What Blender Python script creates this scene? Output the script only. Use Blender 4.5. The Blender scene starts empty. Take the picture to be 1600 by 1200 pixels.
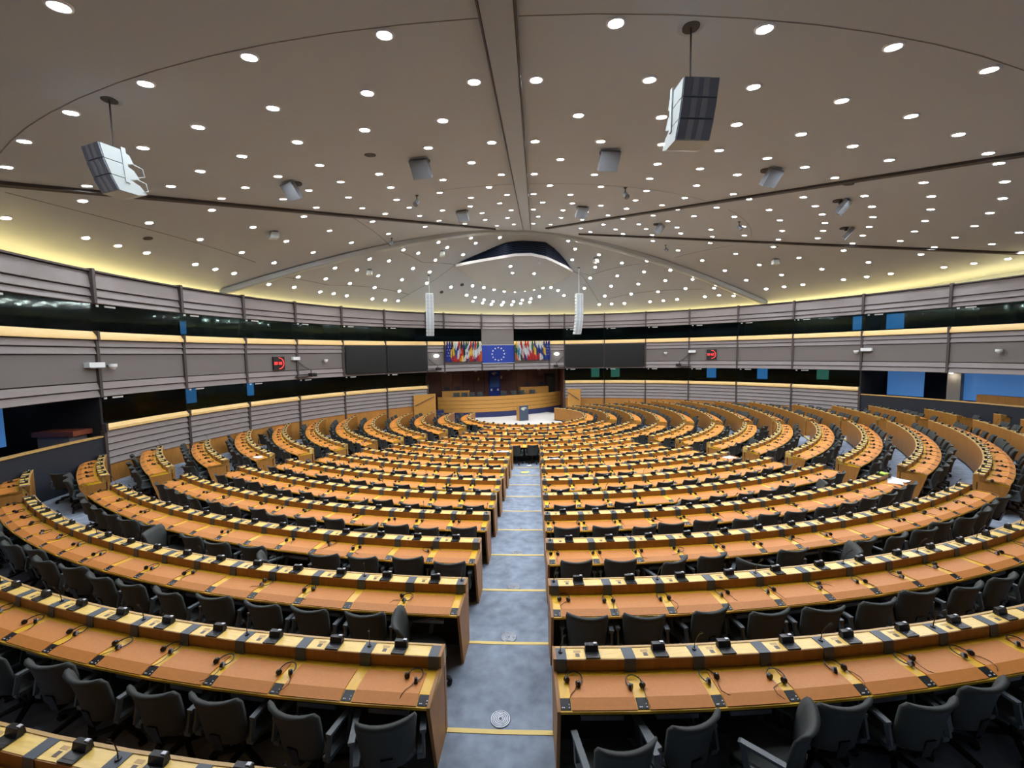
import bpy, bmesh, math, random
from math import sin, cos, pi, radians, degrees, hypot, atan2, asin, sqrt
from mathutils import Vector, Matrix

random.seed(7)
sc = bpy.context.scene
COL = sc.collection

# ------------------------------------------------------------------ camera
EYE = 5.04                                   # camera height above the flat floor in front of the rostrum
FPX = 633.9                                  # focal length in pixels of a 1600 px wide frame
PITCH, ROLL, YAW = -0.0750, -0.0154, -0.0574
_f = Vector((sin(YAW)*cos(PITCH), cos(YAW)*cos(PITCH), sin(PITCH)))
_r = Vector((cos(YAW), -sin(YAW), 0))
_u = _r.cross(_f)
CR = _r*cos(ROLL) + _u*sin(ROLL)
CU = -_r*sin(ROLL) + _u*cos(ROLL)
CF = _f
camd = bpy.data.cameras.new('camera')
camd.sensor_width = 36.0
camd.lens = 36.0*FPX/1600.0
camd.clip_start = 0.05
camd.clip_end = 200
cam = bpy.data.objects.new('camera', camd)
COL.objects.link(cam)
cam.matrix_world = Matrix((
    (CR.x, CU.x, -CF.x, 0), (CR.y, CU.y, -CF.y, 0), (CR.z, CU.z, -CF.z, EYE), (0, 0, 0, 1)))
sc.camera = cam

def proj(x, y, z):
    p = Vector((x, y, z-EYE)); d = p.dot(CF)
    if d < 0.3: return None
    return 800+FPX*p.dot(CR)/d, 600-FPX*p.dot(CU)/d, d

# ------------------------------------------------------------------ world, exposure
w = bpy.data.worlds.new('world'); sc.world = w; w.use_nodes = True
w.node_tree.nodes['Background'].inputs[0].default_value = (0.5, 0.6, 0.8, 1)
w.node_tree.nodes['Background'].inputs[1].default_value = 0.15
sc.view_settings.view_transform = 'Standard'
sc.view_settings.look = 'None'
sc.view_settings.gamma = 1.0
sc.view_settings.use_curve_mapping = False
sc.view_settings.exposure = 1.55
LAMP_STRENGTH = 120.0                        # emission of every ceiling downlight
COVE_STRENGTH = 1.8                          # yellow strip light behind the wall top
sc.cycles.use_denoising = True
sc.cycles.max_bounces = 4
sc.cycles.diffuse_bounces = 2
sc.cycles.glossy_bounces = 2
sc.cycles.transparent_max_bounces = 8
sc.cycles.sample_clamp_indirect = 6.0
sc.cycles.use_adaptive_sampling = True
sc.cycles.adaptive_threshold = 0.12
sc.cycles.adaptive_min_samples = 12
sc.cycles.caustics_reflective = False
sc.cycles.caustics_refractive = False

# ------------------------------------------------------------------ materials
MATS = {}
def srgb(c):
    return tuple(((v/255)/12.92 if v/255 <= 0.04045 else ((v/255+0.055)/1.055)**2.4) for v in c)
def mat(name, col, rough=0.5, metal=0.0, emit=None, strength=0.0, spec=0.5, var=0.0, scale=8.0, kind='noise', bump=0.0, stretch=(1,1,1), coat=0.0):
    if name in MATS: return MATS[name]
    m = bpy.data.materials.new(name); m.use_nodes = True
    nt = m.node_tree; b = nt.nodes['Principled BSDF']
    c = srgb(col)
    b.inputs['Base Color'].default_value = (*c, 1)
    b.inputs['Roughness'].default_value = rough
    b.inputs['Metallic'].default_value = metal
    b.inputs['Specular IOR Level'].default_value = spec
    if coat: b.inputs['Coat Weight'].default_value = coat; b.inputs['Coat Roughness'].default_value = 0.25
    if emit:
        b.inputs['Emission Color'].default_value = (*srgb(emit), 1)
        b.inputs['Emission Strength'].default_value = strength
        try: m.cycles.emission_sampling = 'FRONT' if strength > 2.9 else 'NONE'
        except Exception: pass
    if var or bump:
        tc = nt.nodes.new('ShaderNodeTexCoord'); mp = nt.nodes.new('ShaderNodeMapping')
        mp.inputs['Scale'].default_value = stretch
        nt.links.new(tc.outputs['Object'], mp.inputs['Vector'])
        n = nt.nodes.new('ShaderNodeTexNoise'); n.inputs['Scale'].default_value = scale
        n.inputs['Detail'].default_value = 5.0
        nt.links.new(mp.outputs['Vector'], n.inputs['Vector'])
        if var:
            r = nt.nodes.new('ShaderNodeValToRGB')
            r.color_ramp.elements[0].position = 0.3; r.color_ramp.elements[1].position = 0.7
            r.color_ramp.elements[0].color = (*[v*(1-var) for v in c], 1)
            r.color_ramp.elements[1].color = (*[min(1, v*(1+var)) for v in c], 1)
            nt.links.new(n.outputs['Fac'], r.inputs['Fac'])
            nt.links.new(r.outputs['Color'], b.inputs['Base Color'])
        if bump:
            bp = nt.nodes.new('ShaderNodeBump'); bp.inputs['Strength'].default_value = bump
            bp.inputs['Distance'].default_value = 0.01
            nt.links.new(n.outputs['Fac'], bp.inputs['Height'])
            nt.links.new(bp.outputs['Normal'], b.inputs['Normal'])
    MATS[name] = m
    return m

M_LEATHER = mat('tan_leather', (206, 130, 56), 0.5, var=0.06, scale=30, bump=0.08)
M_BIRCH = mat('birch_veneer', (248, 208, 112), 0.32, var=0.10, scale=5, stretch=(1.2, 9, 9), coat=0.3)
M_STRIP = mat('ochre_wood', (244, 190, 44), 0.35, var=0.08, scale=6, stretch=(9, 1.5, 9), coat=0.2)
M_OAK = mat('oak_panel', (160, 108, 46), 0.45, var=0.14, scale=4, stretch=(5, 5, 0.8))
M_EDGE = mat('oak_edge', (196, 158, 96), 0.4)
M_BLACK = mat('matt_black', (16, 16, 17), 0.6)
M_DIV = mat('slate_grey_plastic', (74, 82, 92), 0.45)
M_CON = mat('console_black', (24, 25, 28), 0.35)
M_BUTTON = mat('button_white', (220, 220, 225), 0.4)
M_SOCKET = mat('socket_grey', (104, 90, 84), 0.5)
M_RAIL = mat('rail_grey', (140, 144, 158), 0.4, metal=0.3)
M_CARPET = mat('blue_grey_carpet', (140, 152, 168), 0.95, spec=0.1, var=0.22, scale=5, bump=0.2)
M_NOSE = mat('yellow_nosing', (226, 200, 120), 0.6)
M_CEIL = mat('ceiling_plaster', (184, 191, 197), 0.85, spec=0.2)
M_CEILBEAM = mat('ceiling_beam_grey', (158, 164, 168), 0.6)
M_RIB = mat('ceiling_channel', (70, 64, 60), 0.7)
M_ARCH = mat('arch_plaster', (168, 178, 182), 0.35)
M_SEAM = mat('seam_line', (120, 116, 114), 0.8)
M_PANEL = mat('mauve_grey_board', (128, 120, 118), 0.45, var=0.03, scale=3)
M_FABRIC = mat('grey_wall_fabric', (118, 113, 110), 0.9, spec=0.2)
M_POST = mat('dark_bronze_post', (74, 66, 64), 0.5, metal=0.2)
M_SILL = mat('pale_oak_sill', (226, 192, 128), 0.4, var=0.06, scale=4, stretch=(1, 1, 8))
M_WALLCORE = mat('wall_core', (58, 52, 50), 0.9)
M_WOODBASE = mat('oak_wall_base', (176, 122, 56), 0.5, var=0.12, scale=3, stretch=(4, 4, .7))
M_CHAIR = mat('charcoal_upholstery', (60, 64, 62), 0.65, spec=0.3, bump=0.15, scale=90)
M_ARM = mat('arm_plastic', (74, 82, 86), 0.4)
M_BASE = mat('chair_base_black', (22, 22, 25), 0.45)
M_HEAD = mat('headset_black', (20, 18, 18), 0.35)
M_HEADG = mat('headset_grey', (150, 146, 150), 0.35)
M_CABLE = mat('cable_black', (40, 26, 20), 0.5)
M_TRIM = mat('lamp_trim_white', (245, 246, 248), 0.3)
M_LAMP = mat('lamp_glow', (255, 255, 255), 0.3, emit=(240, 246, 255), strength=LAMP_STRENGTH)
M_LAMPF = mat('rostrum_lamp_glow', (255, 255, 255), 0.3, emit=(255, 250, 244), strength=LAMP_STRENGTH*0.5)
M_COVE = mat('cove_glow', (255, 240, 160), 0.5, emit=(255, 226, 150), strength=COVE_STRENGTH)
M_SCREEN = mat('screen_black', (28, 31, 32), 0.28)
M_NAVY = mat('navy_parapet', (26, 32, 42), 0.7)
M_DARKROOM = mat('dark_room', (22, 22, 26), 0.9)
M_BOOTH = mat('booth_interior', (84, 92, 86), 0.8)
M_MAROON = mat('mahogany_wall', (96, 56, 42), 0.5, var=0.12, scale=3, stretch=(4, 4, .6))
M_PODIUM = mat('podium_oak', (190, 138, 66), 0.42, var=0.08, scale=4, stretch=(2, 2, 6))
M_BLUECARPET = mat('navy_blue_carpet', (58, 62, 98), 0.95, spec=0.1)
M_WELL = mat('pale_well_floor', (222, 222, 220), 0.6)
M_EUBLUE = mat('flag_blue', (26, 56, 150), 0.7)
M_STAR = mat('star_pale', (235, 232, 215), 0.6)
M_PAPER = mat('paper_white', (235, 236, 240), 0.7)
M_LIME = mat('lime_cover', (176, 208, 60), 0.5)
M_WHITEBOX = mat('white_plastic', (222, 226, 226), 0.45)
M_SPKGRILLE = mat('speaker_grille', (182, 190, 198), 0.6)
M_SPKDARK = mat('speaker_dark', (146, 154, 168), 0.6)
M_SPKWHITE = mat('speaker_pale', (206, 216, 214), 0.5)
M_GREYBOX = mat('grey_box_speaker', (120, 124, 128), 0.6)
M_BLUELOUVRE = mat('blue_louvre', (24, 40, 66), 0.5)
M_METAL = mat('brushed_metal', (178, 184, 194), 0.35, metal=0.7)
M_RED = mat('red_led', (255, 60, 60), 0.4, emit=(255, 50, 48), strength=1.3)
M_DAY = mat('daylight_window', (60, 110, 165), 0.4, emit=(70, 124, 190), strength=0.17)
M_DAYDIM = mat('dim_daylight_window', (40, 90, 130), 0.4, emit=(36, 92, 132), strength=0.12)
M_TEAL = mat('teal_booth_door', (110, 160, 150), 0.5, emit=(96, 150, 140), strength=0.12)
M_DAYB = mat('booth_daylight', (60, 110, 165), 0.4, emit=(70, 132, 206), strength=0.7)
M_TEALB = mat('booth_teal', (110, 160, 150), 0.5, emit=(96, 160, 146), strength=0.35)
M_COLUMN = mat('grey_column', (150, 146, 140), 0.7)
def glass_mat():
    m = bpy.data.materials.new('booth_glass'); m.use_nodes = True; nt = m.node_tree
    nt.nodes.clear()
    o = nt.nodes.new('ShaderNodeOutputMaterial'); mx = nt.nodes.new('ShaderNodeMixShader')
    t = nt.nodes.new('ShaderNodeBsdfTransparent'); g = nt.nodes.new('ShaderNodeBsdfGlossy')
    f = nt.nodes.new('ShaderNodeFresnel'); f.inputs['IOR'].default_value = 1.5
    t.inputs[0].default_value = (0.40, 0.50, 0.48, 1)
    g.inputs['Roughness'].default_value = 0.05; g.inputs[0].default_value = (0.4, 0.5, 0.5, 1)
    nt.links.new(f.outputs[0], mx.inputs[0]); nt.links.new(t.outputs[0], mx.inputs[1])
    nt.links.new(g.outputs[0], mx.inputs[2]); nt.links.new(mx.outputs[0], o.inputs[0])
    return m
M_GLASS = glass_mat()

# ------------------------------------------------------------------ mesh helpers
class MB:
    def __init__(s): s.v = []; s.f = []; s.m = []
    def add(s, v, f, mi=0, T=None):
        b = len(s.v)
        s.v += [tuple(T @ Vector(p)) for p in v] if T is not None else [tuple(p) for p in v]
        s.f += [tuple(i+b for i in q) for q in f]; s.m += [mi]*len(f); return s
    def box(s, c, d, mi=0, T=None):
        x, y, z = c; a, b, e = d[0]/2, d[1]/2, d[2]/2
        v = [(x+i*a, y+j*b, z+k*e) for i in (-1, 1) for j in (-1, 1) for k in (-1, 1)]
        f = [(0, 1, 3, 2), (4, 6, 7, 5), (0, 4, 5, 1), (2, 3, 7, 6), (0, 2, 6, 4), (1, 5, 7, 3)]
        return s.add(v, f, mi, T)
    def prism(s, poly, n0, n1, axis='x', mi=0, T=None):
        """polygon extruded along an axis from n0 to n1"""
        n = len(poly)
        mk = {'x': lambda p, t: (t, p[0], p[1]), 'y': lambda p, t: (p[0], t, p[1]), 'z': lambda p, t: (p[0], p[1], t)}[axis]
        v = [mk(p, n0) for p in poly]+[mk(p, n1) for p in poly]
        f = [tuple(range(n))[::-1], tuple(range(n, 2*n))]+[(i, (i+1) % n, n+(i+1) % n, n+i) for i in range(n)]
        return s.add(v, f, mi, T)
    def cyl(s, p0, p1, r0, r1=None, n=10, mi=0, T=None, caps=True):
        r1 = r0 if r1 is None else r1
        p0, p1 = Vector(p0), Vector(p1); d = (p1-p0).normalized()
        a = d.orthogonal().normalized(); b = d.cross(a)
        v = [p0+(a*cos(2*pi*i/n)+b*sin(2*pi*i/n))*r0 for i in range(n)]+[p1+(a*cos(2*pi*i/n)+b*sin(2*pi*i/n))*r1 for i in range(n)]
        f = [(i, (i+1) % n, n+(i+1) % n, n+i) for i in range(n)]
        if caps: f += [tuple(range(n))[::-1], tuple(range(n, 2*n))]
        return s.add(v, f, mi, T)
    def tube(s, pts, r, n=6, mi=0, T=None):
        pts = [Vector(p) for p in pts]; v = []; f = []; ref = None
        for i, p in enumerate(pts):
            d = (pts[min(i+1, len(pts)-1)]-pts[max(i-1, 0)]).normalized()
            if ref is None: ref = d.orthogonal().normalized()
            a = (ref-d*ref.dot(d)).normalized(); ref = a; b = d.cross(a)
            rr = r[i] if isinstance(r, (list, tuple)) else r
            v += [p+(a*cos(2*pi*k/n)+b*sin(2*pi*k/n))*rr for k in range(n)]
        for i in range(len(pts)-1):
            f += [(i*n+k, i*n+(k+1) % n, (i+1)*n+(k+1) % n, (i+1)*n+k) for k in range(n)]
        f += [tuple(range(n))[::-1], tuple(range((len(pts)-1)*n, len(pts)*n))]
        return s.add(v, f, mi, T)
    def arc(s, prof, a0, a1, n=4, mi=0, c=(0, 0), sgn=-1, T=None):
        """profile of (r, z) points swept round a vertical axis; angle 0 points to -Y (sgn -1) or +Y (sgn 1)"""
        k = len(prof); v = []; f = []
        for i in range(n+1):
            a = a0+(a1-a0)*i/n
            v += [(c[0]+r*sin(a), c[1]+sgn*r*cos(a), z) for r, z in prof]
        for i in range(n):
            f += [(i*k+j, i*k+(j+1) % k, (i+1)*k+(j+1) % k, (i+1)*k+j) for j in range(k)]
        f += [tuple(range(k))[::-1], tuple(range(n*k, (n+1)*k))]
        return s.add(v, f, mi, T)
    def mesh(s, name, mats, smooth=False):
        me = bpy.data.meshes.new(name); me.from_pydata(s.v, [], s.f)
        for m in (mats if isinstance(mats, (list, tuple)) else [mats]): me.materials.append(m)
        if any(s.m): me.polygons.foreach_set('material_index', s.m)
        bm = bmesh.new(); bm.from_mesh(me); bmesh.ops.recalc_face_normals(bm, faces=bm.faces); bm.to_mesh(me); bm.free()
        if smooth:
            me.polygons.foreach_set('use_smooth', [True]*len(me.polygons))
            if smooth != 'all':
                try: me.set_sharp_from_angle(angle=radians(40))
                except Exception: pass
        me.update(); return me
    def obj(s, name, mats, parent=None, smooth=False, **kw):
        return link(name, s.mesh(name, mats, smooth), parent, **kw)
def link(name, data, parent=None, loc=None, rz=None, rot=None):
    o = bpy.data.objects.new(name, data); COL.objects.link(o)
    if parent is not None: o.parent = parent
    if loc is not None: o.location = loc
    if rz is not None: o.rotation_euler = (0, 0, rz)
    if rot is not None: o.rotation_euler = rot
    return o
def tag(o, label, cat, group=None):
    o['label'] = label; o['category'] = cat
    if group: o['group'] = group
    return o
def struct(o): o['kind'] = 'structure'; return o
def thing(name, label, cat, loc=(0, 0, 0), rz=0.0, group=None):
    return tag(link(name, None, loc=loc, rz=rz), label, cat, group)
def ordn(n):
    return '%d%s' % (n, 'th' if 10 <= n % 100 <= 20 else {1: 'st', 2: 'nd', 3: 'rd'}.get(n % 10, 'th'))

# ------------------------------------------------------------------ the plan of the hall
OX, OY = -0.608, 26.968                       # centre of the curved rows and of the ceiling cone
WX, WY, WR = 3.303, 14.814, 18.545            # circle of the wall
AX = 17.75                                    # hall axis, degrees round O
PITCHR, R0 = 1.47, 22.905                     # row spacing, radius of row 0
def rowR(k): return R0-PITCHR*k
def rowF(k): return 0.0988*(10-min(k, 10))    # floor of row k
HUTCH = 0.949                                 # shelf top over that floor
def P_O(r, a): return OX+r*sin(a), OY-r*cos(a)            # a in radians, 0 towards the camera
def P_W(r, a): return WX+r*sin(a), WY+r*cos(a)            # a in radians, 0 towards +Y
def wall_from_O(a, R=WR):
    dx, dy = sin(a), -cos(a); b = dx*(OX-WX)+dy*(OY-WY); c = (OX-WX)**2+(OY-WY)**2-R*R
    return -b+sqrt(b*b-c)
APEX = 7.88
_r52 = wall_from_O(radians(AX+51.7), 18.9); _h52 = APEX-0.17*_r52
def ceil_polar(r, a):
    ph = abs((degrees(a)-AX+180) % 360-180)
    if ph <= 51.7: return EYE+APEX-0.17*r
    w = wall_from_O(a, 18.9)
    t = min(max((ph-51.7)/26.3, 0), 1); t2 = min(max((ph-78)/60, 0), 1)
    hr = _h52+(3.3-_h52)*t+(3.35-3.3)*t2; e = 1+0.5*t+(1.3-1.5)*t2
    return EYE+APEX-(APEX-hr)*(r/w)**e
def ceil_z(x, y): return ceil_polar(hypot(x-OX, y-OY), atan2(x-OX, -(y-OY)))
def ceil_n(x, y, e=0.05):
    return Vector((ceil_z(x+e, y)-ceil_z(x-e, y), ceil_z(x, y+e)-ceil_z(x, y-e), -2*e)).normalized()   # points down

# ------------------------------------------------------------------ floor: curved tiers with carpet
floor = struct(link('floor', None))
def tier(k, r_in, r_out, z, z_low, name='carpet_tier'):
    mb = MB(); st = 2
    for d in range(-180, 180, st):
        a0, a1 = radians(d), radians(d+st)
        w0, w1 = wall_from_O(a0, WR+0.15), wall_from_O(a1, WR+0.15)
        if w0 <= r_in+0.02 or w1 <= r_in+0.02: continue
        o0, o1 = min(r_out, w0), min(r_out, w1)
        q = [P_O(r_in, a0), P_O(r_in, a1), P_O(o1, a1), P_O(o0, a0)]
        mb.add([(x, y, z) for x, y in q]+[(*q[0], z_low), (*q[1], z_low)], [(0, 1, 2, 3), (0, 4, 5, 1)] if r_in > 0.5 else [(0, 1, 2, 3)])
    if mb.f: mb.obj(name, M_CARPET, floor)
for k in range(-3, 11):
    if k == 10: tier(k, 0.0, rowR(9), 0.0, 0.0)
    else: tier(k, rowR(k), rowR(k-1) if k > -3 else 40, rowF(k), rowF(k+1))
# yellow edge strips on the steps of the four aisles
AISLES = {'centre': (0.0, 0.185, 0.57), 'left': (-34.0, 0.08, 0.62), 'right': (35.5, -0.18, 0.58), 'far right': (69.5, -0.15, 0.60)}
def edges(name, R):
    t, c, w_ = AISLES[name]
    return t+degrees(asin((c-w_)/R)), t+degrees(asin((c+w_)/R))
for nm in AISLES:
    for k in range(-1, 10):
        if nm == 'far right' and k < 1: continue
        R = rowR(k); e0, e1 = edges(nm, R)
        pr = [(R-0.008, rowF(k)-0.05), (R+0.045, rowF(k)-0.05), (R+0.045, rowF(k)+0.006), (R-0.008, rowF(k)+0.006)]
        MB().arc(pr, radians(e0), radians(e1), 2, c=(OX, OY)).obj('step_nosing', M_NOSE, floor)

MB().arc([(WR-0.3, -0.04), (WR+4.6, -0.04), (WR+4.6, -0.01), (WR-0.3, -0.01)], radians(-37.4), radians(-2.8), 12, c=(WX, WY), sgn=1).obj('niche_floor', M_BLUECARPET, floor)

# ------------------------------------------------------------------ ceiling
ceiling = struct(link('ceiling', None))
SECT = [(-62.25, -34.0), (-34.0, 0.55), (0.55, 35.5), (35.5, 69.5), (69.5, 97.75), (97.75, 190.0), (190.0, 297.75)]
for d0, d1 in SECT:
    mb = MB(); na = max(4, int((d1-d0)/2.4)); nr = 18
    for i in range(na+1):
        a = radians(d0+(d1-d0)*i/na); rm = wall_from_O(a, 19.95)
        for j in range(nr+1):
            r = 0.02+(rm-0.02)*(j/nr)
            mb.v.append((*P_O(r, a), ceil_polar(r, a)))
    for i in range(na):
        for j in range(nr):
            q = i*(nr+1)+j
            mb.f.append((q, q+1, q+nr+2, q+nr+1)); mb.m.append(0)
    mb.obj('ceiling_panel', M_CEIL, ceiling, smooth='all')
def ceil_strip(pts, hw, t, name, m, lift=0.01):
    """flat-bottomed strip following the ceiling along plan points"""
    mb = MB(); v = []; n = len(pts)
    for i, (x, y) in enumerate(pts):
        x0, y0 = pts[max(i-1, 0)]; x1, y1 = pts[min(i+1, n-1)]
        L = hypot(x1-x0, y1-y0); nx, ny = -(y1-y0)/L, (x1-x0)/L
        for s_, dz in ((-1, lift), (-1, -t), (1, -t), (1, lift)):
            px, py = x+s_*hw*nx, y+s_*hw*ny
            v.append((px, py, ceil_z(px, py)+dz))
    f = []
    for i in range(n-1):
        f += [(i*4+j, i*4+(j+1) % 4, i*4+4+(j+1) % 4, i*4+4+j) for j in range(4)]
    f += [(3, 2, 1, 0), (n*4-4, n*4-3, n*4-2, n*4-1)]
    mb.add(v, f); return mb.obj(name, m, ceiling)
def radial(deg, c, r0, r1, n=16):
    a = radians(deg)
    return [(OX+r*sin(a)+c*cos(a), OY-r*cos(a)+c*sin(a)) for r in [r0+(r1-r0)*i/n for i in range(n+1)]]
ceil_strip(radial(0.0, 0.20, 1.6, 28.5), 0.20, 0.10, 'ceiling_beam', M_CEILBEAM)
ceil_strip(radial(0.0, -0.02, 1.6, 28.5), 0.012, 0.115, 'beam_edge', M_RIB)
ceil_strip(radial(0.0, 0.42, 1.6, 28.5), 0.012, 0.115, 'beam_edge', M_RIB)
ceil_strip(radial(-34.0, 0.0, 3.0, 22.9), 0.09, 0.09, 'ceiling_rib', M_RIB)
ceil_strip(radial(35.5, 0.0, 2.4, 27.0), 0.11, 0.07, 'ceiling_rib', M_RIB)
ceil_strip(radial(69.5, 0.0, 3.6, 23.2), 0.08, 0.09, 'ceiling_rib', M_RIB)
def ring_pts(R, d0, d1, st=2.5):
    n = max(2, int((d1-d0)/st)); return [P_O(R, radians(d0+(d1-d0)*i/n)) for i in range(n+1)]
ceil_strip(ring_pts(21.56, -33.5, -0.1), 0.009, 0.003, 'ceiling_seam', M_SEAM, 0.0)
ceil_strip(ring_pts(21.56, 1.2, 35.0), 0.009, 0.003, 'ceiling_seam', M_SEAM, 0.0)
ceil_strip(ring_pts(12.8, -13, -0.2), 0.009, 0.003, 'ceiling_seam', M_SEAM, 0.0)
ceil_strip(ring_pts(12.8, 2.2, 35.0), 0.009, 0.003, 'ceiling_seam', M_SEAM, 0.0)
ceil_strip(ring_pts(12.75, 42, 66), 0.009, 0.003, 'ceiling_seam', M_SEAM, 0.0)
def sampled(pts, n=8):
    out = []
    for (x0, y0), (x1, y1) in zip(pts[:-1], pts[1:]):
        out += [(x0+(x1-x0)*i/n, y0+(y1-y0)*i/n) for i in range(n)]
    return out+[pts[-1]]
for pts in ([(-13.02, 9.63), (-13.01, 12.68), (-12.97, 18.63)], [(-13.26, 20.2), (-12.09, 23.36), (-8.64, 28.11)], [(-7.57, 16.73), (-8.11, 22.8)],
            [(-7.88, 24.05), (-7.13, 26.13), (-5.3, 27.74)], [(-5.3, 27.76), (-6.81, 28.1), (-9.6, 28.0)],
            [(2.86, 30.5), (3.57, 30.79), (5.4, 33.3)], [(2.86, 30.5), (4.13, 30.74), (7.28, 28.88)], [(5.76, 32.55), (11.95, 29.74)], [(9.09, 27.21), (11.0, 23.63)]):
    ceil_strip(sampled(pts), 0.014, 0.004, 'ceiling_seam', M_SEAM, 0.0)
# the arch: a rounded cornice that crosses the hall under the fold of the ceiling
aA, bA = (sin(radians(AX)), -cos(radians(AX))), (cos(radians(AX)), sin(radians(AX)))
mb = MB(); v = []; f = []; prof = [(-0.42, 0.05), (-0.36, -0.10), (-0.18, -0.20), (0.05, -0.24), (0.25, -0.16), (0.36, 0.05)]
NA = 60; K = len(prof)
for i in range(NA+1):
    t = -16.3+32.6*i/NA
    u = sqrt((0.176*t)**2+0.35**2); du = 0.176**2*t/u
    L = sqrt(1+du*du)
    tx, ty = (aA[0]*du+bA[0])/L, (aA[1]*du+bA[1])/L
    x, y = OX+aA[0]*u+bA[0]*t, OY+aA[1]*u+bA[1]*t
    z = ceil_z(x, y)
    for s_, dz in prof:
        px, py = x+ty*s_, y-tx*s_
        v.append((px, py, z+dz))
for i in range(NA):
    f += [(i*K+j, i*K+(j+1) % K, (i+1)*K+(j+1) % K, (i+1)*K+j) for j in range(K)]
f += [tuple(range(K))[::-1], tuple(range(NA*K, (NA+1)*K))]
mb.add(v, f).obj('ceiling_arch', M_ARCH, ceiling, smooth=True)
# oculus: lens-shaped lower panel with a blue louvred face above its rear edge
REAR = [(-5.29, 27.74, 11.12, 11.03), (-4.7, 27.67, 11.4, 11.11), (-4.05, 27.69, 11.66, 11.22), (-3.3, 27.69, 11.94, 11.33), (-2.52, 27.64, 12.24, 11.42), (-1.87, 27.57, 12.45, 11.49), (-1.23, 27.68, 12.56, 11.6), (-0.16, 27.9, 12.59, 11.65), (0.82, 28.07, 12.52, 11.45), (1.36, 28.55, 12.27, 11.32), (1.83, 29.07, 11.95, 11.21), (2.32, 29.69, 11.55, 11.1), (2.84, 30.47, 11.02, 10.97)]
FRONT = [(-5.2, 27.9, 10.99), (-5.05, 28.34, 10.87), (-4.65, 29.1, 10.57), (-4.16, 29.81, 10.28), (-3.6, 30.4, 10.09), (-3.01, 30.85, 9.91), (-1.7, 31.52, 9.74), (-0.23, 31.69, 9.87), (1.14, 31.53, 10.15), (1.7, 31.38, 10.32), (2.18, 31.17, 10.49), (2.55, 30.9, 10.74), (2.82, 30.55, 10.93)]
mb = MB(); n = len(REAR); NS = 8; v = []
for (x, y, zu, zl), (fx, fy, fz) in zip(REAR, FRONT):
    for j in range(NS+1):
        t = j/NS
        v.append((x+(fx-x)*t, y+(fy-y)*t, zl+(fz-zl)*t-0.03))
f = [(i*(NS+1)+j, i*(NS+1)+j+1, (i+1)*(NS+1)+j+1, (i+1)*(NS+1)+j) for i in range(n-1) for j in range(NS)]
mb.add(v, f); mb.add([(a, b, c+0.12) for a, b, c in v], f)
lens = mb.obj('lens_panel', M_CEIL, ceiling, smooth='all')
mb = MB(); v = []
for x, y, zu, zl in REAR: v += [(x, y-0.03, zl-0.07), (x, y-0.03, zl+0.10), (x, y+0.05, zl+0.10), (x, y+0.05, zl-0.07)]
mb.add(v, [(i*4+j, i*4+(j+1) % 4, i*4+4+(j+1) % 4, i*4+4+j) for i in range(n-1) for j in range(4)]).obj('lens_rim', M_TRIM, ceiling)
mb = MB(); v = []
for x, y, zu, zl in REAR: v += [(x, y+0.05, zl), (x, y+0.05, zu+0.1)]
mb.add(v, [(i*2, i*2+1, i*2+3, i*2+2) for i in range(n-1)]).obj('louvre_backing', M_DARKROOM, ceiling)
for q in range(8):
    mb = MB(); v = []
    for x, y, zu, zl in REAR:
        t0, t1 = q/8, (q+0.72)/8; h = zu-zl
        v += [(x, y-0.02, zl+h*t0), (x, y+0.03, zl+h*t1)]
    mb.add(v, [(i*2, i*2+1, i*2+3, i*2+2) for i in range(n-1)]).obj('louvre', M_BLUELOUVRE, ceiling)

# ------------------------------------------------------------------ walls
POSTS_L = [-116.5, -105.6, -94.8, -84.1, -74.7, -65.6, -56.4, -47.1, -37.4]
POSTS_C = [-33.1, -23.75, -15.65, -6.6]
POSTS_R = [-2.8, 7.1, 16.9, 26.6, 36.5, 46.7, 57.6, 68.9, 80.5, 92.0]
POSTS = POSTS_L+POSTS_C+POSTS_R
rd = radians
wall_upper = struct(link('wall_upper', None)); wall_middle = struct(link('wall_middle', None)); wall_lower = struct(link('wall_lower', None))
window_1 = struct(link('window_1', None)); window_2 = struct(link('window_2', None))
def warc(prof, d0, d1, name, m, parent, n=4, smooth=True):
    return MB().arc(prof, rd(d0), rd(d1), n, c=(WX, WY), sgn=1).obj(name, m, parent, smooth=smooth)
def board(z0, z1, d0, d1, parent, m=M_PANEL, flare=0.065, R=WR):
    return warc([(R-flare, z0+0.014), (R-flare+0.012, z0+0.0), (R+0.05, z0), (R+0.05, z1-0.03), (R, z1-0.03)], d0+0.12, d1-0.12, 'board', m, parent)
Z = lambda h: EYE+h
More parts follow.
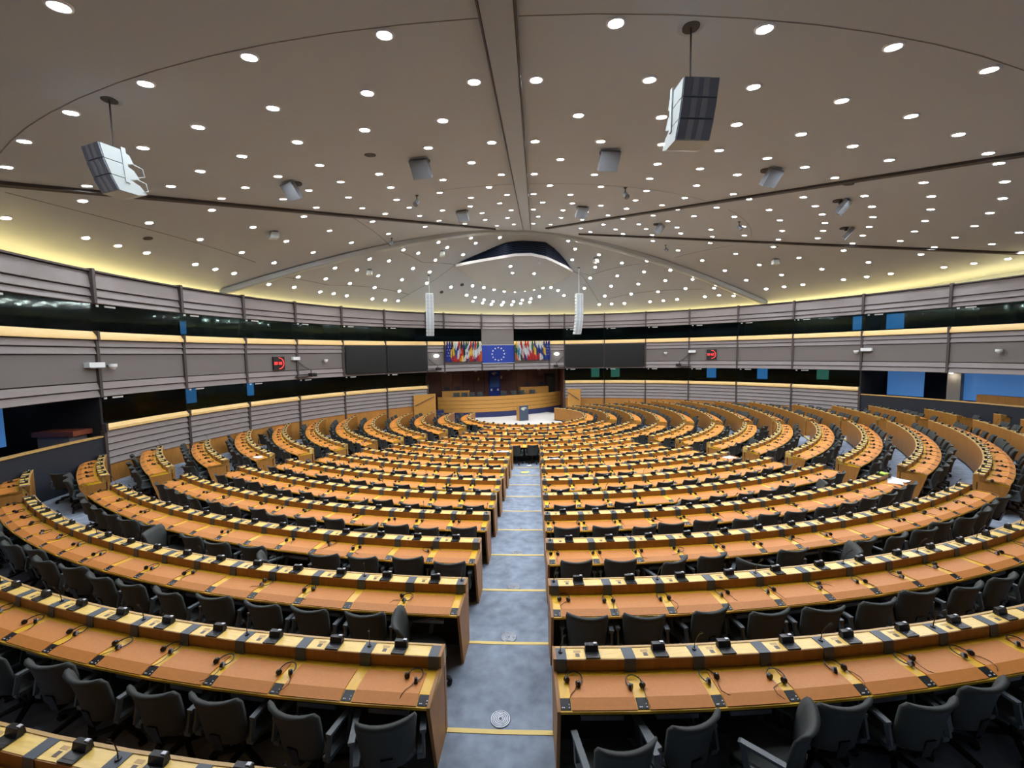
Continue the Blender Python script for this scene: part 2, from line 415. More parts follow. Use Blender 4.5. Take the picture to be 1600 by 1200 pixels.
for d0, d1 in zip(POSTS[:-1], POSTS[1:]):
    small = d1-d0 < 5
    # top band
    for z0, z1 in ((2.46, 3.02), (2.17, 2.46), (1.95, 2.17)): board(Z(z0), Z(z1), d0, d1, wall_upper)
    warc([(WR-0.09, Z(3.02)), (WR+0.12, Z(3.02)), (WR+0.12, Z(3.08)), (WR-0.09, Z(3.08))], d0, d1, 'cap_rail', M_POST, wall_upper)
    # upper glass or, behind the big flag, a plain panel
    if (d0, d1) == (-23.75, -15.65):
        warc([(WR-0.03, Z(0.70)), (WR+0.05, Z(0.70)), (WR+0.05, Z(1.95)), (WR-0.03, Z(1.95))], d0, d1, 'board', M_FABRIC, wall_upper)
    else:
        warc([(WR+0.06, Z(0.94)), (WR+0.075, Z(0.94)), (WR+0.075, Z(1.97)), (WR+0.06, Z(1.97))], d0, d1, 'pane', M_GLASS, window_1)
    # pale timber ledge
    if (d0, d1) != (-23.75, -15.65):
        warc([(WR+0.06, Z(0.97)), (WR+0.02, Z(0.98)), (WR-0.12, Z(0.80)), (WR-0.12, Z(0.70)), (WR+0.06, Z(0.70))], d0+0.1, d1-0.1, 'sill', M_SILL, wall_middle)
    # middle band
    for z0, z1 in ((0.45, 0.70), (0.20, 0.45), (-1.03, -0.76), (-1.29, -1.03)): board(Z(z0), Z(z1), d0, d1, wall_middle)
    board(Z(-0.76), Z(0.20), d0, d1, wall_middle, M_FABRIC, 0.0)
    lower = (d0 >= -94.9 and d1 <= -37.3) or (d0 >= -2.9 and d1 <= 57.7)
    if lower:
        warc([(WR+0.06, Z(-2.31)), (WR+0.075, Z(-2.31)), (WR+0.075, Z(-1.27)), (WR+0.06, Z(-1.27))], d0, d1, 'pane', M_GLASS, window_2)
        warc([(WR+0.06, Z(-2.28)), (WR+0.02, Z(-2.27)), (WR-0.12, Z(-2.40)), (WR-0.12, Z(-2.49)), (WR+0.06, Z(-2.49))], d0+0.1, d1-0.1, 'sill', M_SILL, wall_lower)
        for q in range(5):
            z1 = -2.49-0.244*q; board(Z(z1-0.244), Z(z1), d0, d1, wall_lower)
        warc([(WR-0.02, 0.0), (WR+0.05, 0.0), (WR+0.05, Z(-3.71)), (WR-0.02, Z(-3.71))], d0, d1, 'wood_base', M_WOODBASE, wall_lower)
    # small white booth number plates in the top corner of the glass
    if not small and (d0, d1) not in ((-33.1, -23.75), (-23.75, -15.65), (-15.65, -6.6)):
        for lv, zz in ((window_1, 1.88), (window_2, -1.36)) if lower else ((window_1, 1.88),):
            warc([(WR+0.03, Z(zz-0.035)), (WR+0.05, Z(zz-0.035)), (WR+0.05, Z(zz+0.035)), (WR+0.03, Z(zz+0.035))], d0+0.55, d0+0.85, 'booth_plate', M_WHITEBOX, lv, 1)
            warc([(WR+0.03, Z(zz-0.03)), (WR+0.05, Z(zz-0.03)), (WR+0.05, Z(zz+0.03)), (WR+0.03, Z(zz+0.03))], d0+1.5, d0+2.7, 'booth_plate', M_WHITEBOX, lv, 1)
for d in POSTS:
    def post(z0, z1, parent, dp=0.13, wd=0.10):
        a = rd(d); c_ = P_W(WR, a)
        T = Matrix.Translation((*c_, 0)) @ Matrix.Rotation(-a, 4, 'Z')
        MB().box((0, -dp/2+0.04, (z0+z1)/2), (wd, dp, z1-z0), T=T).obj('post', M_POST, parent)
    post(Z(1.95), Z(3.12), wall_upper, 0.2)
    if d not in (-23.75, -15.65): post(Z(0.66), Z(1.0), wall_middle, 0.2, 0.07)
    post(Z(-1.31), Z(0.70), wall_middle)
    if (-95 < d < -37) or (-3 < d < 58):
        post(Z(-2.52), Z(-2.24), wall_lower, 0.2, 0.07); post(0.0, Z(-2.49), wall_lower)
# solid core behind the boards, booth rooms behind the glass
D0, D1 = POSTS[0], POSTS[-1]
warc([(WR+0.06, Z(1.95)), (WR+0.12, Z(1.95)), (WR+0.12, Z(3.04)), (WR+0.06, Z(3.04))], D0, D1, 'wall_core', M_WALLCORE, wall_upper, 80)
warc([(WR+0.06, Z(-1.29)), (WR+0.12, Z(-1.29)), (WR+0.12, Z(0.94)), (WR+0.06, Z(0.94))], D0, D1, 'wall_core', M_WALLCORE, wall_middle, 80)
for a_, b_ in ((-94.8, -37.4), (-2.8, 57.6)):
    warc([(WR+0.06, -0.02), (WR+0.12, -0.02), (WR+0.12, Z(-2.28)), (WR+0.06, Z(-2.28))], a_, b_, 'wall_core', M_WALLCORE, wall_lower, 40)
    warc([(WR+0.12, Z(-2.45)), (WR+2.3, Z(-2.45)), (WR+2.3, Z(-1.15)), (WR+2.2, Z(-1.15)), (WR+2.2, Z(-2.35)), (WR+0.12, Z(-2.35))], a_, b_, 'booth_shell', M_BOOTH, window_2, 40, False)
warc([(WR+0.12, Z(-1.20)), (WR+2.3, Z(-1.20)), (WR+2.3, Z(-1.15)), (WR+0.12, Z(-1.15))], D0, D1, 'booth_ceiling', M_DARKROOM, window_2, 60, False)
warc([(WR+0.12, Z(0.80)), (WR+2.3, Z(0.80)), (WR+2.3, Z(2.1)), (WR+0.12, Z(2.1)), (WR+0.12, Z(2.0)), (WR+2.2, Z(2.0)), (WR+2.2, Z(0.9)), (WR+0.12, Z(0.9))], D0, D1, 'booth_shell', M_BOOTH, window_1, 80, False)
for d in POSTS[:-1]:       # partitions between the booths
    for lv, z0, z1 in ((window_1, 0.9, 2.0), (window_2, -2.35, -1.2)):
        if lv is window_2 and not ((-95 < d < -38) or (-3 < d < 57)): continue
        a = rd(d); T = Matrix.Translation((*P_W(WR+1.25, a), 0)) @ Matrix.Rotation(-a, 4, 'Z')
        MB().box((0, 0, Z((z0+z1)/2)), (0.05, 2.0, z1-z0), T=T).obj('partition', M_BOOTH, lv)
for lv, d0, d1, z0, z1, m in ((window_1, -99.5, -96.2, 6.25, 6.82, M_DAYB), (window_1, -79.0, -78.3, 6.23, 6.83, M_DAYB), (window_2, -88.2, -87.0, 3.05, 3.62, M_DAYB), (window_2, -88.2, -87.0, 2.72, 3.03, M_TEALB),
        (window_2, -78.9, -77.6, 2.75, 3.55, M_DAYB), (window_2, -70.1, -69.1, 2.9, 3.67, M_DAYB), (window_2, 4.3, 6.2, 2.85, 3.75, M_TEALB), (window_2, 8.9, 10.9, 2.72, 3.75, M_TEALB), (window_2, 29.6, 31.4, 2.82, 3.75, M_DAYB),
        (window_2, 39.1, 40.9, 2.72, 3.75, M_DAYB), (window_2, 49.0, 50.8, 3.0, 3.63, M_TEALB), (window_1, 54.0, 55.2, 6.19, 7.02, M_DAYB), (window_1, 58.5, 60.7, 6.15, 7.02, M_DAYB), (window_2, -91.0, -89.7, 2.72, 3.59, M_DAYB)):
    warc([(WR+2.15, z0), (WR+2.19, z0), (WR+2.19, z1), (WR+2.15, z1)], d0, d1, 'booth_window', m, lv, 2)
# desks of the interpreters, dimly seen behind the glass
for d0, d1 in zip(POSTS[:-1], POSTS[1:]):
    if d1-d0 > 8 and ((-95 < d0 and d1 < -37) or (-3 < d0 and d1 < 58)):
        warc([(WR+0.35, Z(-2.30)), (WR+0.8, Z(-2.30)), (WR+0.8, Z(-2.05)), (WR+0.35, Z(-2.1))], d0+0.8, d1-0.8, 'booth_desk', M_BLACK, window_2)
# entrances left and right: dark recess with parapet, daylight windows, column
def recess(d0, d1, name):
    rt = struct(link(name, None))
    warc([(WR-0.02, 0.0), (WR+0.12, 0.0), (WR+0.12, 2.33), (WR-0.02, 2.33)], d0, d1, 'parapet', M_NAVY, rt, 16)
    warc([(WR-0.05, 2.33), (WR+0.15, 2.33), (WR+0.15, 2.38), (WR-0.05, 2.38)], d0, d1, 'parapet_cap', M_EDGE, rt, 16)
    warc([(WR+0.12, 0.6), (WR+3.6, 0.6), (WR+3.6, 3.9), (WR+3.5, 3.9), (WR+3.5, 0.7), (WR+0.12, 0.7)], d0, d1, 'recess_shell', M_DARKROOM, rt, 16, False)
    return rt
def end_wall(d, rt, r1, z0=0.0, z1=3.8):
    a = rd(d); T = Matrix.Translation((*P_W((WR+r1)/2, a), 0)) @ Matrix.Rotation(-a, 4, 'Z')
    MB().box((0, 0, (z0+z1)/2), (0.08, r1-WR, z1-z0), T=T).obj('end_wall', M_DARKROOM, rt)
rec_l = recess(-125.0, -94.8, 'wall_left'); rec_r = recess(57.6, 96.0, 'wall_right')
for d, rt in ((-125, rec_l), (-94.8, rec_l), (57.6, rec_r), (96, rec_r)): end_wall(d, rt, WR+3.5)
warc([(WR+2.0, 2.3), (WR+2.06, 2.3), (WR+2.06, 3.75), (WR+2.0, 3.75)], -104.0, -98.0, 'daylight_window', M_DAY, rec_l, 3)
warc([(WR+2.0, 2.25), (WR+2.06, 2.25), (WR+2.06, 3.75), (WR+2.0, 3.75)], 59.2, 63.7, 'daylight_window', M_DAY, rec_r, 3)
warc([(WR+2.0, 2.25), (WR+2.06, 2.25), (WR+2.06, 3.75), (WR+2.0, 3.75)], 68.1, 80.0, 'daylight_window', M_DAY, rec_r, 6)
warc([(WR+1.7, 0.7), (WR+2.1, 0.7), (WR+2.1, 3.8), (WR+1.7, 3.8)], 66.7, 68.2, 'column', M_COLUMN, rec_r, 2)
warc([(WR+1.5, 2.1), (WR+1.9, 2.1), (WR+1.9, 2.62), (WR+1.5, 2.62)], 70.2, 80.0, 'counter', M_WOODBASE, rec_r, 3)
warc([(WR+0.3, 2.50), (WR+1.6, 2.50), (WR+1.6, 2.66), (WR+0.3, 2.66)], -97.0, -95.0, 'ledge', mat('red_brown_ledge', (120, 62, 44), 0.4), rec_l, 3)
warc([(WR+0.5, 0.7), (WR+1.5, 0.7), (WR+1.5, 2.50), (WR+0.5, 2.50)], -96.8, -95.0, 'ledge_base', M_PANEL, rec_l, 3)
# centre niche behind the rostrum
NB = 4.4                                      # depth of the niche behind the rostrum
wall_front = struct(link('wall_front', None))
for q in range(14):
    e0 = -37.4+34.6*q/14; warc([(WR+NB, 0.0), (WR+NB+0.06, 0.0), (WR+NB+0.06, 3.85), (WR+NB, 3.85)], e0+0.04, e0+34.6/14-0.04, 'wall_panel', M_MAROON, wall_front, 2)
warc([(WR+NB+0.07, 0.0), (WR+NB+0.12, 0.0), (WR+NB+0.12, 3.85), (WR+NB+0.07, 3.85)], -37.6, -2.6, 'panel_backing', M_WALLCORE, wall_front, 16)
warc([(WR+0.0, 3.75), (WR+NB+0.1, 3.75), (WR+NB+0.1, 3.85), (WR+0.0, 3.85)], -37.4, -2.8, 'niche_soffit', M_WALLCORE, wall_front, 16)
for d in (-37.4, -2.8):
    a = rd(d); T = Matrix.Translation((*P_W(WR+NB/2, a), 0)) @ Matrix.Rotation(-a, 4, 'Z')
    MB().box((0, -NB/2+0.2, 1.4), (0.10, 0.4, 2.8), T=T).obj('niche_return', M_PANEL, wall_front)
    MB().box((0, 0.15, 1.9), (0.08, NB-0.2, 3.8), T=T).obj('niche_return', M_MAROON, wall_front)
# rear wall behind the viewer, and the cove above the wall top
warc([(WR, 0.0), (WR+0.12, 0.0), (WR+0.12, Z(2.4)), (WR, Z(2.4))], 92.0, 243.5, 'wall_rear', M_PANEL, None, 60)['kind'] = 'structure'
cove = struct(link('trim_1', None))
warc([(WR+0.12, Z(2.70)), (WR+1.45, Z(2.70)), (WR+1.45, Z(4.4)), (WR+1.40, Z(4.4)), (WR+1.40, Z(2.75)), (WR+0.12, Z(2.75))], -116.5, 92.0, 'cove_trough', M_CEIL, cove, 90, False)
warc([(WR+0.45, Z(2.78)), (WR+0.95, Z(2.78)), (WR+0.95, Z(2.80)), (WR+0.45, Z(2.80))], -116.5, 92.0, 'cove_lamp_strip', M_COVE, cove, 90, False)

# ------------------------------------------------------------------ desk rows
FARL = {1: -45.4, 2: -46.1, 3: -49.4, 4: -52.3, 5: -61.0, 6: -68.4, 7: -78.5, 8: -84.7, 9: -92.0, 10: -99.0, 11: -102.0, 12: -103.4, 13: -107.0}
FARR = {-1: 79.8, 0: 81.1, 1: 81.7, 2: 82.8, 3: 84.8, 4: 89.0, 5: 97.0, 6: 103.6, 7: 115.0, 8: 122.0, 9: 127.0, 10: 132.0, 11: 138.0, 12: 144.0, 13: 148.0}
MODW = 0.715
def blocks_of(k):
    R = rowR(k); L, C, Rr, F = (edges(n_, R) for n_ in ('left', 'centre', 'right', 'far right'))
    out = []
    if k in FARL and k < 13:
        s2 = -62.0
        if k >= 7:
            g = degrees(0.05/R)
            out.append(('beyond the far left joint', FARL[k], s2-g, 'hi')); out.append(('left of the left aisle', s2+g, L[0], 'hi'))
        else: out.append(('left of the left aisle', FARL[k], L[0], 'hi'))
    if k <= 9:
        out.append(('left of the centre aisle', L[1], C[0], 'hi'))
        out.append(('right of the centre aisle', C[1], Rr[0], 'lo'))
        out.append(('right of the right aisle', Rr[1], F[0], 'lo'))
    elif k < 13:
        out.append(('facing the rostrum', L[1], F[0], 'lo'))
    else:
        out.append(('facing the rostrum', -68.0, 64.0, 'lo')); out.append(('beyond the far left joint', FARL[k], -69.0, 'hi'))
    e0 = F[1] if k < 13 else 66.0
    out.append(('beyond the far right aisle', e0, FARR[k], 'lo'))
    return out
def row_word(k): return '%s row from the rostrum' % ordn(14-k)
CACHE = {}
def cached(key, fn):
    if key not in CACHE: CACHE[key] = fn()
    return CACHE[key]
def flatbox_mesh(name, parts, mats):
    mb = MB()
    for c_, d_, mi in parts: mb.box(c_, d_, mi)
    return mb.mesh(name, mats)
SEATS = []; DESKPTS = []
def build_block(k, where, a0, a1, first):
    R = rowR(k); F = rowF(k); low = rowF(k+1)-F
    E0, E1 = radians(a0), radians(a1); st = 0.115/R/2; A0, A1 = E0+st*1.35, E1-st*1.35
    n = max(1, round((A1-A0)*(R+0.08)/MODW)); da = (A1-A0)/n
    vis = []
    for i in range(n):
        a = A0+da*(i+0.5); q = proj(*P_O(R+0.3, a), F+0.85)
        vis.append(q is not None and -110 < q[0] < 1710 and q[1] < 1275)
    if not any(vis): return
    i0 = vis.index(True); i1 = n-1-vis[::-1].index(True)
    i0 = max(0, i0-1); i1 = min(n-1, i1+1)
    B0, B1 = (E0 if i0 == 0 else A0+da*i0), (E1 if i1 == n-1 else A0+da*(i1+1)); am = (B0+B1)/2; nn = i1-i0+1
    root = thing('desk_row', 'curved wooden desk row %s, %s' % (where, row_word(k)), 'desk', (*P_O(R+0.3, am), F), am, 'curved desk rows of the hemicycle')
    Rm = R+0.3
    def part(name, data, ang=None, parent=None):
        o = link(name, data, root if parent is None else parent, (0, Rm, 0), (ang-am) if ang is not None else 0.0); return o
    def arcpart(name, prof, b0, b1, m, nseg):
        me = MB().arc([(R+r, z) for r, z in prof], b0-am, b1-am, nseg).mesh(name, m, smooth=True)
        return link(name, me, root, (0, Rm, 0), 0.0)
    seg = max(2, nn)
    arcpart('desktop', [(0.155, 0.765), (0.155, 0.822), (0.49, 0.822), (0.60, 0.786), (0.60, 0.762)], B0, B1, M_STRIP, seg)
    arcpart('shelf', [(0.0, 0.765), (0.0, 0.949), (0.160, 0.949), (0.160, 0.765)], B0, B1, M_BIRCH, seg)
    arcpart('shaded_shelf_front', [(0.160, 0.822), (0.172, 0.822), (0.170, 0.946), (0.160, 0.946)], B0, B1, M_OAK, seg)  # upright shelf face in darker wood: its shade is put into the colour
    arcpart('rear_edge', [(-0.016, 0.925), (0.012, 0.925), (0.012, 0.955), (-0.016, 0.955)], B0, B1, M_EDGE, seg)
    arcpart('kneehole_shade_panel', [(0.05, 0.0), (0.08, 0.0), (0.08, 0.765), (0.05, 0.765)], B0, B1, M_BLACK, seg)  # black sheet added to paint the shade under the desktop
    arcpart('plinth', [(-0.012, low), (0.012, low), (0.012, low+0.07), (-0.012, low+0.07)], B0, B1, M_BLACK, seg)
    i = i0
    while i <= i1:                                  # back panels, three places wide
        j = min(i+3, i1+1); arcpart('back_panel', [(-0.012, low+0.07), (0.016, low+0.07), (0.016, 0.925), (-0.012, 0.925)], max(B0, A0+da*i+0.004/R-(st*1.4 if i == 0 else 0)), min(B1, A0+da*j-0.004/R+(st*1.4 if j == n else 0)), M_OAK, max(2, j-i)); i = j
    endp = [(-0.014, low), (-0.014, 0.958), (0.172, 0.958), (0.182, 0.842), (0.49, 0.838), (0.612, 0.80), (0.612, 0.755), (0.42, 0.0), (0.0, 0.0), (0.0, low)]
    for side, ang in ((-1, B0), (1, B1)):
        if (side < 0 and i0 == 0) or (side > 0 and i1 == n-1):
            t = 0.032/R; arcpart('end_panel', endp, ang if side < 0 else ang-t, ang+t if side < 0 else ang, M_OAK, 1)
    key = (k, round(da, 6))
    pad = cached(('pad',)+key, lambda: MB().arc([(R+0.235, 0.8222), (R+0.235, 0.831), (R+0.488, 0.831), (R+0.590, 0.797), (R+0.590, 0.7895), (R+0.488, 0.8222)], -da/2+st, da/2-st, 2).mesh('writing_pad', M_LEATHER))
    def mk_ctrl():
        mb = MB().arc([(R+0.492, 0.8215), (R+0.492, 0.8265), (R+0.584, 0.797), (R+0.584, 0.791)], -st*0.86, st*0.86, 1)
        for bx_, br in ((-0.028, 0.57), (-0.012, 0.57), (0.034, 0.57), (0.034, 0.545)):
            mb.box((bx_, -(R+br), 0.8265-(br-0.492)*0.32+0.002), (0.009, 0.010, 0.006), 1)
        return mb.mesh('control_panel', [M_CON, M_BUTTON])
    ctrl = cached(('ctrl', k), mk_ctrl)
    divm = cached(('div', k), lambda: MB().arc([(R+0.012, 0.9492), (R+0.012, 0.956), (R+0.172, 0.956), (R+0.187, 0.8225), (R+0.173, 0.8225), (R+0.161, 0.9492)], -st, st, 1).mesh('divider', M_DIV))
    def mk_con():
        mb = MB().box((0, -(R+0.095), 0.9555), (0.145, 0.125, 0.0125))
        mb.box((0, -(R+0.10), 0.9625), (0.115, 0.07, 0.002), 2)
        mb.prism([(-(R+0.012), 0.955), (-(R+0.075), 0.955), (-(R+0.058), 1.018), (-(R+0.018), 1.022)], -0.066, 0.066, 'x', 0)
        mb.box((0.04, -(R+0.034), 1.024), (0.034, 0.024, 0.010), 1)
        return mb.mesh('voting_console', [M_CON, M_BUTTON, M_SCREEN])
    con = cached(('con', k), mk_con)
    sock = cached(('sock', k), lambda: flatbox_mesh('socket', [((0, -(R+0.105), 0.9500), (0.042, 0.045, 0.003), 0), ((0.0, -(R+0.055), 0.9496), (0.075, 0.030, 0.0012), 1)], [M_SOCKET, M_EDGE]))
    rail = cached(('rail', k), lambda: flatbox_mesh('shelf_rail', [((0, -(R+0.47), 0.62), (0.40, 0.035, 0.045), 0)], [M_RAIL]))
    mic = cached(('mic', k), lambda: MB().tube([(0, -(R+0.07), 0.955), (0.005, -(R+0.075), 1.03), (0.02, -(R+0.10), 1.12), (0.03, -(R+0.13), 1.17)], 0.0045, 5).tube([(0.03, -(R+0.13), 1.17), (0.042, -(R+0.16), 1.205)], 0.010, 6).cyl((0, -(R+0.07), 0.955), (0, -(R+0.07), 0.968), 0.022, n=8).mesh('microphone', M_HEAD))
    for i in range(i0, i1+1):
        a = A0+da*(i+0.5); q = proj(*P_O(R+0.3, a), F+0.85)
        dep = q[2] if q else 3.0
        lod = 0 if dep < 10 else 1 if dep < 18 else 2
        num = (i+1) if first == 'lo' else (n-i)
        part('writing_pad', pad, a)
        part('voting_console', con, a-da*0.03)
        if lod == 0:
            part('socket', sock, a-da*0.25); part('shelf_rail', rail, a)
        SEATS.append((dep, k, where, num, a, da))
    for i in range(i0, i1+2):
        a = A0+da*i
        q = proj(*P_O(R+0.3, a), F+0.85); dep = q[2] if q else 3.0
        part('divider', divm, a)
        if dep < 18: part('control_panel', ctrl, a)
        if i % 2 == 0 and dep < 18: part('microphone', mic, a)
for k in range(-1, 14):
    for where, a0, a1, first in blocks_of(k): build_block(k, where, a0, a1, first)
SEATS.sort(key=lambda s_: s_[0])

# ------------------------------------------------------------------ swivel chairs
def back_grid(nu, nv, th):
    def pt(u, v, off):
        wd = 0.268*(0.84+0.16*v)
        x = u*wd
        y = -0.235-0.06*v*v-0.03*v+0.07*u*u-off
        z = 0.445+0.475*v+0.022*u*u*v*v
        return (x, y, z)
    v = []; f = []; W_ = nu+1
    for off in (0.0, th):
        for j in range(nv+1):
            for i in range(nu+1):
                u = -1+2*i/nu; t = j/nv
                o = off*(1.0 if 0 < i < nu else 0.55)
                v.append(pt(u*(1 if 0 < j < nv else 0.93), t, o if j < nv else o+0.015))
    N = W_*(nv+1)
    for j in range(nv):
        for i in range(nu):
            q = j*W_+i; f.append((q, q+1, q+W_+1, q+W_)); f.append((N+q, N+q+W_, N+q+W_+1, N+q+1))
    for i in range(nu):
        f.append((i, N+i, N+i+1, i+1)); q = nv*W_+i; f.append((q, q+1, N+q+1, N+q))
    for j in range(nv):
        q = j*W_; f.append((q, q+W_, N+q+W_, N+q)); q = j*W_+nu; f.append((q, N+q, N+q+W_, q+W_))
    return v, f
def seat_solid(n=12, m=3):
    v = []; f = []
    prof = [(0.90, 0.400), (1.0, 0.422), (1.0, 0.452), (0.92, 0.472)]
    for s_, z in prof:
        for i in range(n):
            a = 2*pi*i/n; c_, d_ = cos(a), sin(a)
            e = (abs(c_)**3.2+abs(d_)**3.2)**(-1/3.2)
            v.append((0.265*c_*e*s_, 0.255*d_*e*s_+0.01, z-(0.012 if d_ > 0.5 else 0)))
    for j in range(3): f += [(j*n+i, j*n+(i+1) % n, (j+1)*n+(i+1) % n, (j+1)*n+i) for i in range(n)]
    f += [tuple(range(n))[::-1], tuple(range(3*n, 4*n))]
    return v, f
def arm_mb(s_):
    mb = MB()
    mb.prism([(-0.20, 0.645), (0.13, 0.66), (0.15, 0.675), (0.13, 0.685), (-0.20, 0.675)], s_*0.28, s_*0.335, 'x')
    mb.prism([(0.05, 0.45), (0.10, 0.45), (0.14, 0.66), (0.09, 0.66)], s_*0.295, s_*0.32, 'x')
    mb.prism([(-0.20, 0.675), (-0.15, 0.675), (-0.20, 0.46), (-0.24, 0.47)], s_*0.295, s_*0.32, 'x')
    mb.prism([(-0.22, 0.42), (0.10, 0.42), (0.10, 0.455), (-0.22, 0.465)], s_*0.25, s_*0.32, 'x')
    return mb
def base_mb():
    mb = MB().cyl((0, 0, 0.10), (0, 0, 0.16), 0.05, 0.035, 8)
    for i in range(5):
        a = 2*pi*i/5+0.3; T = Matrix.Rotation(a, 4, 'Z')
        mb.prism([(0.03, 0.155), (0.31, 0.095), (0.31, 0.07), (0.03, 0.105)], -0.022, 0.022, 'y', 0, T)
    return mb
def caster_mb():
    return MB().cyl((0.30, -0.028, 0.032), (0.30, 0.028, 0.032), 0.032, n=8).box((0.305, 0, 0.062), (0.045, 0.03, 0.03))
v_, f_ = back_grid(8, 7, 0.055); me_back = MB().add(v_, f_).mesh('backrest', M_CHAIR, 'all')
v_, f_ = seat_solid(20); me_seat = MB().add(v_, f_).mesh('seat', M_CHAIR, True)
me_arm = [arm_mb(-1).mesh('armrest', M_ARM), arm_mb(1).mesh('armrest', M_ARM)]
me_base = base_mb().mesh('star_base', M_BASE)
me_col = MB().cyl((0, 0, 0.15), (0, 0, 0.40), 0.028, n=8).box((0, -0.03, 0.39), (0.2, 0.28, 0.03)).prism([(-0.27, 0.36), (-0.15, 0.36), (-0.15, 0.395), (-0.25, 0.40), (-0.30, 0.56), (-0.315, 0.56)], -0.05, 0.05, 'x').mesh('gas_column', M_BASE)
me_caster = caster_mb().mesh('caster', M_BASE)
def whole_chair(nu, nv):
    mb = MB(); mb.add(*back_grid(nu, nv, 0.055)); mb.add(*seat_solid(12))
    for s_ in (-1, 1):
        q = arm_mb(s_); mb.add(q.v, q.f, 1)
    q = base_mb(); mb.add(q.v, q.f, 2)
    mb.cyl((0, 0, 0.15), (0, 0, 0.41), 0.03, n=6, mi=2)
    for i in range(5):
        a = 2*pi*i/5+0.3; mb.box((0.30*cos(a), 0.30*sin(a), 0.035), (0.05, 0.05, 0.07), 2)
    return mb
wc = whole_chair(4, 4); me_chair = wc.mesh('swivel_chair', [M_CHAIR, M_ARM, M_BASE], True)
# (row, block, place): turn in degrees, pushed out by metres, slid sideways by metres
TURNED = {(0, 'left of the centre aisle', 1): (16, 0.06, 0.06), (0, 'left of the centre aisle', 2): (-10, 0.03, 0.06), (0, 'right of the centre aisle', 1): (10, 0.22, 0.03),
          (0, 'right of the centre aisle', 2): (18, 0.02, -0.08), (0, 'right of the centre aisle', 3): (46, 0.14, 0.0), (1, 'left of the centre aisle', 1): (-72, 0.26, 0.04),
          (1, 'right of the centre aisle', 3): (14, -0.1, 0.0), (2, 'left of the centre aisle', 2): (8, -0.12, 0), (2, 'right of the centre aisle', 3): (24, 0.0, 0.0),
          (1, 'left of the centre aisle', 2): (3, 0.0, 0.0), (1, 'left of the centre aisle', 3): (-3, 0.0, 0.0), (2, 'right of the centre aisle', 1): (2, -0.1, 0), (2, 'right of the centre aisle', 2): (-3, -0.1, 0)}
CHAIRS_MAX = 300
far = MB(); nchair = 0
for dep, k, where, num, a, da in SEATS:
    R = rowR(k); F = rowF(k)
    rnd = random.random()
    if (k, where, num) in TURNED: t, po, sl = TURNED[(k, where, num)]
    elif rnd < 0.07: t, po, sl = random.choice((-1, 1))*random.uniform(25, 60), random.uniform(0.2, 0.3), random.uniform(-0.05, 0.05)
    else: t, po, sl = random.uniform(-9, 9), random.uniform(-0.09, 0.05), random.uniform(-0.05, 0.05)
    if k >= 3 and k <= 9 and 'centre' in where and rnd < 0.9: po -= 0.04
    x, y = P_O(R+0.53+po, a+sl/R); rz = a+radians(t)
    q = proj(x, y, F+1.0); q2 = proj(x, y, F+0.3)
    if hypot(x-WX, y-WY) > 18.0: continue
    if q is None or q[0] < -60 or q[0] > 1660 or q[1] > 1230: continue
    if nchair < CHAIRS_MAX:
        nchair += 1
        lab = 'black swivel chair, %s place %s, %s' % (ordn(num), where, row_word(k))
        grp = 'swivel chairs along the desk rows'
        if dep < 9.5:
            root = thing('swivel_chair', lab, 'chair', (x, y, F), rz, grp)
            link('backrest', me_back, root); link('seat', me_seat, root); link('armrest', me_arm[0], root); link('armrest', me_arm[1], root)
            link('gas_column', me_col, root); tw = random.uniform(0, 1.2); b = link('star_base', me_base, root, rz=tw)
            for i in range(5): link('caster', me_caster, b, rz=2*pi*i/5+0.3)
        else: tag(link('swivel_chair', me_chair, None, (x, y, F), rz), lab, 'chair', grp)
    else:
        far.add(wc.v, wc.f, 0, Matrix.Translation((x, y, F)) @ Matrix.Rotation(rz, 4, 'Z')); far.m[-len(wc.m):] = wc.m
if far.f:
    o = far.obj('distant_swivel_chairs', [M_CHAIR, M_ARM, M_BASE]); o['kind'] = 'stuff'; tag(o, 'many small black swivel chairs along the most distant desk rows', 'chairs')

# ------------------------------------------------------------------ headsets lying on the desks
def band_pts(n=14):
    return [(0.078*cos(t), 0.085*sin(t)+0.01, 0.012+0.012*sin(max(0, t-0.2))) for t in [radians(-25)+radians(230)*i/(n-1) for i in range(n)]]
me_band = MB().tube(band_pts(), 0.0055, 6).mesh('headband', M_HEAD, True)
def cup(s_): return MB().cyl((0.067*s_, -0.032, 0.022), (0.047*s_, -0.050, 0.026), 0.028, 0.026, 12).cyl((0.075*s_, -0.026, 0.022), (0.067*s_, -0.032, 0.022), 0.022, 0.028, 12, 1)
me_cup = [cup(-1).mesh('earpiece', [M_HEAD, M_HEADG], True), cup(1).mesh('earpiece', [M_HEAD, M_HEADG], True)]
def cable_pts(sw): return [(0.05, -0.05, 0.012), (0.06+sw, -0.10, 0.006), (0.05+sw*1.5, -0.16, 0.005), (0.045+sw, -0.215, -0.004), (0.04, -0.24, -0.016)]
me_cab = [MB().tube(cable_pts(sw), 0.003, 5).mesh('cable', M_CABLE) for sw in (-0.06, -0.01, 0.04)]
wh = MB(); wh.tube(band_pts(8), 0.007, 4)
for s_ in (-1, 1): q = cup(s_); wh.add(q.v, q.f, 0)
wh.tube(cable_pts(0.0), 0.004, 3)
me_heads = wh.mesh('headset', M_HEAD)
nh = 0; farh = MB()
